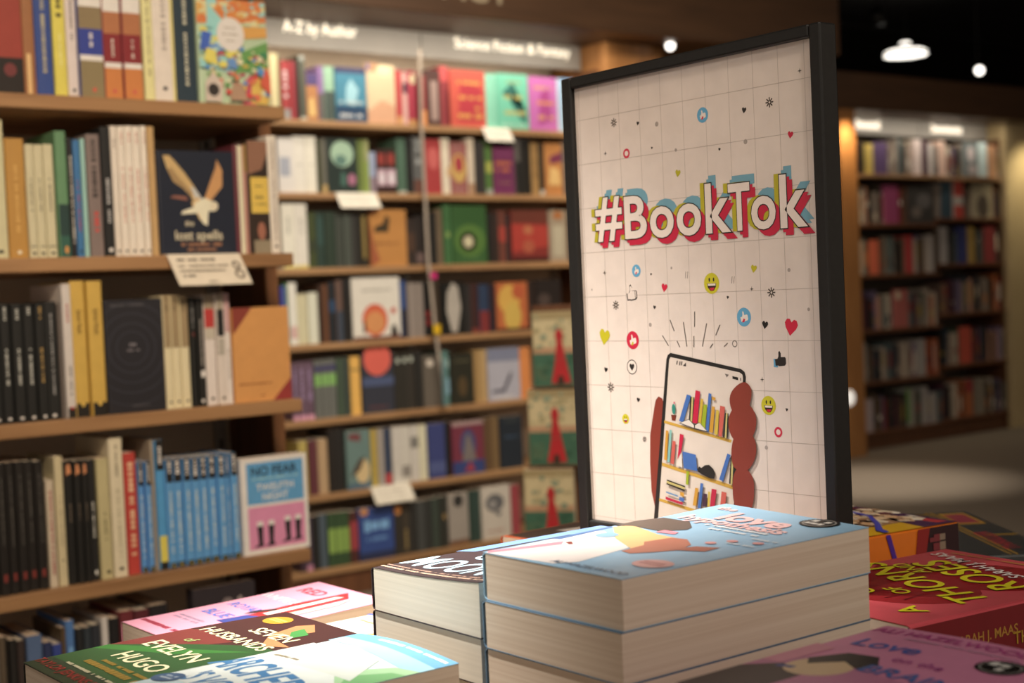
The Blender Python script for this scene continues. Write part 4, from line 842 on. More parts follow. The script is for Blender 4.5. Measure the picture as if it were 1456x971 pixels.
def shelf_row(key, y, z, items):
    L = labels_for(key, [q[4] for q in items], [q[0] for q in items])
    shelfgrp = 'books on the %s' % WHERE[key[:2]]
    for i, (kind, x0, x1, h, nme, hx, marks) in enumerate(items):
        lab, grp = L[i]; rng = random.Random(key + str(i)); zz = z + .0003
        if kind == 'S':
            dep = min(.20, h * rng.uniform(.60, .66)); yy = y + rng.uniform(0, .006)
            book((x1 - .0003, yy, zz), Y, Z, dep, h, x1 - x0 - .0006, hx, [], marks, PAGES if rng.random() < .6 else PAGES2, lab, grp or shelfgrp, .5, seed=i)
        else:
            t = rng.uniform(.018, .026)
            book((x0 + .0005, y + .002, zz), X, Z, x1 - x0 - .001, h, t, hx, marks, [], PAGES, lab, grp or shelfgrp, .42, seed=i)
for key, (y, z, items) in ROWS.items(): shelf_row(key, y, z, items)
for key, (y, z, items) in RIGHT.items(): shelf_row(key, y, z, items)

# the rest of the far right bookcase: spines too small and many to single out
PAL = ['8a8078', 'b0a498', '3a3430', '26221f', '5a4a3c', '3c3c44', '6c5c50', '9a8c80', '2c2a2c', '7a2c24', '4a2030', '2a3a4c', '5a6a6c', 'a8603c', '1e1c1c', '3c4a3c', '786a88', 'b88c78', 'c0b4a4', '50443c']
rng = random.Random(11); rest = MB()
def fill(x0, x1, z, taken, hmax, hmin, dep=.15):
    x = x0
    while x < x1 - .012:
        nxt = [a for a in taken if a[0] < x + .004 and a[1] > x]
        if nxt: x = nxt[0][1] + .002; continue
        lim = min([a[0] for a in taken if a[0] > x] + [x1])
        wd = min(rng.uniform(.016, .045), lim - x)
        if wd < .006: x = lim; continue
        h = rng.uniform(hmin, hmax); c = rng.choice(PAL); lean = rng.choice((0, 0, 0, 0, .012))
        y = 5.30 + rng.uniform(0, .02); q = wd - .001
        P = [(x, y, z), (x + q, y, z), (x + q, y + dep, z), (x, y + dep, z)]
        P += [(a + lean, b, z + h) for a, b, _ in P[:4]]
        rest.add(P, [(0, 3, 2, 1), (4, 5, 6, 7), (0, 1, 5, 4), (1, 2, 6, 5), (2, 3, 7, 6), (3, 0, 4, 7)], paint(c))
        if rng.random() < .6:
            c2 = rng.choice(['d0c4b4', 'c08050', '8a2c28', 'e0d8cc', '283040', 'a89040']); a, bq = sorted((rng.uniform(.1, .9), rng.uniform(.1, .9)))
            rest.add([(x + q * .2 + lean * a, y - .0004, z + h * a), (x + q * .8 + lean * a, y - .0004, z + h * a), (x + q * .8 + lean * bq, y - .0004, z + h * bq), (x + q * .2 + lean * bq, y - .0004, z + h * bq)], [(0, 1, 2, 3)], paint(c2))
        x += wd
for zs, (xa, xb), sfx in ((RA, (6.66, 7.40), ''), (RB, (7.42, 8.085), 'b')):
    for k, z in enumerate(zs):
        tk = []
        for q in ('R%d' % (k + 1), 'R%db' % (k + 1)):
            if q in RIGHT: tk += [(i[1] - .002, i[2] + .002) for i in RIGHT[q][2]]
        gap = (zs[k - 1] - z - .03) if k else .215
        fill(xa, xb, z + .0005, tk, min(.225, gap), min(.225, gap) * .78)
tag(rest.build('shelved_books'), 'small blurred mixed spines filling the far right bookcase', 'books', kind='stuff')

# ------------------------------------------------------------------ shelf talkers (cards) and the clip strip
def card(x0, x1, y, z1, z0, tilt, label, lines, hx='e8e2d4'):
    """card hanging from a shelf edge, leaning out at the foot"""
    mb = MB(); V = Vector((.01, -tilt, z0 - z1)); Lh = V.length; Vd = V.normalized()
    O = Vector((x0, y, z1)) + V
    U = Vector((x1 - x0, 0, 0)).normalized(); w_ = x1 - x0; th = .0006
    Nn = U.cross(-Vd)
    c = [O, O + U * w_, O + U * w_ - V, O - V]
    mb.add(c + [p - Nn * th for p in c], [(0, 1, 2, 3), (7, 6, 5, 4), (0, 4, 5, 1), (1, 5, 6, 2), (2, 6, 7, 3), (3, 7, 4, 0)], paint(hx, .6, 'card'))
    top = Vector((x0, y, z1)); mb.box((x0, y + .0002, z1), (x1, y + .02, z1 + .0006), paint(hx, .6, 'card'))
    cv = Canvas(mb, O, U, -Vd, w_, Lh, .6, .0002); cv.marks(lines, random.Random(5))
    return tag(mb.build('shelf_card'), label, 'card')
card(.9475, 1.073, 2.098, 1.0853, 1.036, .022, 'white handwritten card hanging below the owl cover on the left bookcase',
     [('l', .1, .62, .82, .1, '6a6258'), ('l', .08, .8, .62, .07, '7a7268'), ('l', .08, .72, .46, .07, '7a7268'), ('l', .1, .28, .3, .08, '3a342e'), ('ring', .88, .62, .06, .02, '8a8278'), ('ring', .88, .32, .07, .02, '8a8278'), ('l', .4, .55, .1, .05, '8a8278')])
for (x0, x1, z1, z0, lab) in ((3.138, 3.262, 1.6123, 1.562, 'white card below the coral book on the top shelf of the centre bookcase'),
                              (2.508, 2.668, 1.3693, 1.317, 'white card below the pale green head cover, second shelf, centre bookcase'),
                              (2.592, 2.752, .3553, .298, 'white card on the sixth shelf edge, centre bookcase, above the royal blue cover')):
    card(x0, x1, 4.182, z1, z0, .02, lab, [('l', .1, .9, .7, .12, 'c0b8ac'), ('l', .1, .8, .4, .1, 'c0b8ac')])
mb = MB(); CL = paint('a89c90', .3, 'clear_plastic')
P = [(2.859, 4.15, 1.87), (2.853, 4.152, 1.60), (2.860, 4.158, 1.12), (2.878, 4.16, .88), (2.908, 4.16, .62)]
for a, b_ in zip(P, P[1:]):
    mb.add([(a[0] - .006, a[1], a[2]), (a[0] + .006, a[1], a[2]), (b_[0] + .006, b_[1], b_[2]), (b_[0] - .006, b_[1], b_[2]),
            (a[0] - .006, a[1] + .002, a[2]), (a[0] + .006, a[1] + .002, a[2]), (b_[0] + .006, b_[1] + .002, b_[2]), (b_[0] - .006, b_[1] + .002, b_[2])],
           [(0, 1, 2, 3), (7, 6, 5, 4), (0, 4, 5, 1), (2, 6, 7, 3), (1, 5, 6, 2), (0, 3, 7, 4)], CL)
strip = tag(mb.build('hanging_strip'), 'pale plastic clip strip hanging down the middle of the centre bookcase', 'strip')
for (x, z, w_, h_, hx, nm) in ((2.872, 1.077, .026, .022, 'c83078', 'pink tag'), (2.876, .888, .03, .034, 'd8b020', 'yellow tag'), (2.896, .70, .016, .16, '5a7a80', 'blue grey tag')):
    t = MB(); t.box((x - w_ / 2, 4.146, z - h_ / 2), (x + w_ / 2, 4.149, z + h_ / 2), paint(hx)); tag(t.build('tag', strip, bevel=.001), nm)

# ------------------------------------------------------------------ stand of three face-out copies in front of the centre bookcase
ds = anchor('display_stand', (2.15, 2.72, 0), 'narrow tiered stand of face-out copies left of the poster', 'display stand')
N = Vector((-.75, -.66, 0)).normalized(); U = Z.cross(N) * 1.0; U = Vector((-N.y, N.x, 0)) * 1.0
if U.dot(right) < 0: U = -U
tiers = [((2.119, 2.66), .777), ((2.092, 2.655), .592), ((2.066, 2.65), .407)]
def obox(mb, O, U, N, w_, d, z0, z1, m):
    O = Vector((O[0], O[1], 0)); B = [O, O + U * w_, O + U * w_ - N * d, O - N * d]
    mb.add([p + Z * z0 for p in B] + [p + Z * z1 for p in B], [(0, 3, 2, 1), (4, 5, 6, 7), (0, 1, 5, 4), (1, 2, 6, 5), (2, 3, 7, 6), (3, 0, 4, 7)], m)
SW = .135
for k, ((x, y), z) in enumerate(tiers):
    O = Vector((x, y, z))
    s = MB(); obox(s, O - U * .006 + N * .012, U, N, SW, .05, z - .003, z, SIDE); s.build('ledge', ds)
    book(O + N * .002 + Z * .0003, U, Z, .118, .178, .03, 'e4d8b0',
         [('r', 0, .44, 1, .52, 'd0a888'), ('r', 0, 0, 1, .44, '4a7864'), ('r', .05, .08, .3, .3, '5a7860'), ('r', .0, .9, 1, 1, 'b8a880'), ('x', 26, .05, .5, .95, .95, .09, ['c0b890', 'a0b098', 'd0c8a0', '98a890']), ('x', 16, .05, .03, .95, .4, .1, ['4a7864', '5a8870', '3c6654']),
          ('p', 'c83038', [(.36, .04), (.76, .04), (.68, .3), (.6, .6), (.63, .68), (.58, .76), (.5, .76), (.46, .68), (.49, .6), (.44, .3)]), ('p', '40342c', [(.48, .02), (.62, .02), (.6, .14), (.5, .14)]), ('l', .46, .66, .36, .03, 'b05048')],
         [], PAGES, 'cream and green book with a red cloaked figure, %s on the stand by the poster' % ('top', 'middle', 'lowest')[k], 'copies on the tiered stand', .5, seed=k)
s = MB(); O = Vector((tiers[0][0][0], tiers[0][0][1], 0)); obox(s, O - U * .006 - N * .045, U, N, SW, .02, 0, .97, SIDE); s.build('back_board', ds)
s = MB(); obox(s, O - U * .04 + N * .06, U, N, .2, .2, 0, .03, SIDE); s.build('foot', ds)

# ------------------------------------------------------------------ ceiling fittings
def pendant(c, r, label):
    a = anchor('pendant_lamp', c, label, 'lamp')
    o = MB(); o.lathe(c, [(.02, .07), (.05, .06), (r * .75, .03), (r, .0), (r, -.008), (r * .9, -.01)], BLACKP); o.build('shade', a, smooth=True)
    o = MB(); o.lathe(c, [(.001, .085), (.03, .08), (.045, .06), (r * .96, .012), (r * .98, -.012), (.001, -.02)], glow('lamp_diffuser_glow', (1, .93, .82), 3.0)); tag(o.build('diffuser', a, smooth=True), 'glowing white diffuser')
    o = MB(); o.cyl((c[0], c[1], c[2] + .085), (c[0], c[1], 2.95), .004, .004, BLACKP, 8); o.build('cord', a)
pendant((8.35, 6.18, 2.55), .15, 'round white glowing pendant lamp under the dark ceiling')
def trackspot(c, aim, r, label, lit=True):
    a = anchor('track_spotlight', c, label, 'spotlight')
    c = Vector(c); d = (Vector(aim) - c).normalized()
    o = MB(); o.cyl(c - d * .12, c, r * .8, r, BLACKP, 18); o.build('lamp_head', a, smooth=True)
    o = MB(); o.cyl(c - d * .06, (c.x - d.x * .06, c.y - d.y * .06, min(2.95, c.z + 1) if c.z > 2 else 1.965), .006, .006, BLACKP, 8); o.build('stem', a)
    if lit:
        o = MB(); o.cyl(c + d * .001, c + d * .012, r * .85, r * .6, glow('spot_bulb_glow', (1, .93, .84), 4.0), 18); tag(o.build('bulb', a, smooth=True), 'glowing bulb')
trackspot((4.02, 4.09, 1.975 - .02), (3.0, 3.0, 1.6), .020, 'bright small spotlight below the bulkhead beside the lit oak column')
trackspot((8.80, 5.90, 2.42), (7.8, 4.9, 2.2), .034, 'small lit track spotlight right of the round pendant lamp')
trackspot((8.03, 6.16, 2.72), (8.0, 6.1, 2.2), .05, 'unlit black track spotlight above and left of the pendant lamp', False)
for (p, q, lab) in (((5.5, 6.7, 2.84), (11.5, 6.7, 2.84), 'black lighting track running across the dark ceiling'),):
    o = MB(); o.box((p[0], p[1] - .02, p[2] - .015), (q[0], q[1] + .02, q[2] + .015), BLACKP); tag(o.build('light_track', bevel=.002), lab, 'lighting track')
# the white disc on the oak post, its material given a faint glow
o = MB(); o.lathe((0, 0, 0), [(.0001, .012), (.03, .011), (.042, .006), (.044, 0), (.0001, 0)], glow('disc_glow', (1, .92, .82), .7), 24)
dsc = tag(o.build('post_disc', smooth=True), 'small round white disc low on the oak post right of the poster', 'light')
dsc.location = (6.352, 5.158, .338); dsc.rotation_euler = (math.radians(90), 0, 0)

# ------------------------------------------------------------------ display table
TZ = .635
tb = anchor('display_table', (.82, .78, 0), 'low oak display table carrying the stacks of paperbacks and the poster', 'table')
o = MB(); o.box((.29, .34, TZ - .035), (1.45, 1.215, TZ), SHELF); o.build('table_top', tb, bevel=.003)
for x in (.33, 1.37):
    for y in (.38, 1.135):
        o = MB(); o.box((x, y, 0), (x + .045, y + .045, TZ - .036), PANEL); o.build('leg', tb, bevel=.002)
o = MB(); o.box((.34, .39, .18), (1.40, 1.165, .20), SHELF); o.build('lower_shelf', tb, bevel=.002)
o = MB(); o.box((.376, .39, TZ - .10), (1.369, .405, TZ - .036), PANEL); o.box((.376, 1.155, TZ - .10), (1.369, 1.17, TZ - .036), PANEL); o.build('apron', tb)

# ------------------------------------------------------------------ poster stand
SX = .800
ps = anchor('poster_stand', (SX + .01, .807, TZ), 'black framed poster stand reading #BookTok above the paperbacks', 'sign')
fy0, fy1, fz0, fz1 = .664, .950, .788, 1.183
o = MB()
for (a, b_) in (((SX, fy0, fz0), (SX + .018, fy0 + .0105, fz1)), ((SX, fy1 - .0125, fz0), (SX + .018, fy1, fz1)),
                ((SX, fy0 + .0106, fz1 - .0095), (SX + .018, fy1 - .0126, fz1)), ((SX, fy0 + .0106, fz0), (SX + .018, fy1 - .0126, fz0 + .014))):
    o.box(a, b_, BLACKP)
o.build('frame', ps, bevel=.0015)
o = MB(); o.box((SX + .008, fy0 + .0107, fz0 + .0141), (SX + .0175, fy1 - .0127, fz1 - .0096), BLACKP); o.build('backing', ps)
o = MB(); PAPER = 'd0c4ba'
PX = SX + .0045
o.add([(PX, fy1 - .0127, fz0 + .0142), (PX, fy0 + .0107, fz0 + .0142), (PX, fy0 + .0107, fz1 - .0096), (PX, fy1 - .0127, fz1 - .0096),
       (PX + .003, fy1 - .0127, fz0 + .0142), (PX + .003, fy0 + .0107, fz0 + .0142), (PX + .003, fy0 + .0107, fz1 - .0096), (PX + .003, fy1 - .0127, fz1 - .0096)],
      [(0, 1, 2, 3), (7, 6, 5, 4), (0, 4, 5, 1), (1, 5, 6, 2), (2, 6, 7, 3), (3, 7, 4, 0)], paint(PAPER, .38, 'poster'))
cv = Canvas(o, (PX, fy1, 0), -Y, Z, 1.0, 1.0, .38, .00001)
step = .0249
P = []; F = []
def gl(u0, v0, u1, v1):
    i = len(P); P.extend([(u0, v0), (u1, v0), (u1, v1), (u0, v1)]); F.append((i, i + 1, i + 2, i + 3))
x = .0178
while x < .272: gl(x, fz0 + .0145, x + .0004, fz1 - .010); x += step
z = .8055
while z < fz1 - .012: gl(.0131, z, .275, z + .0004); z += .0389 if False else .0378
cv.flat(P, F, 'aca196')
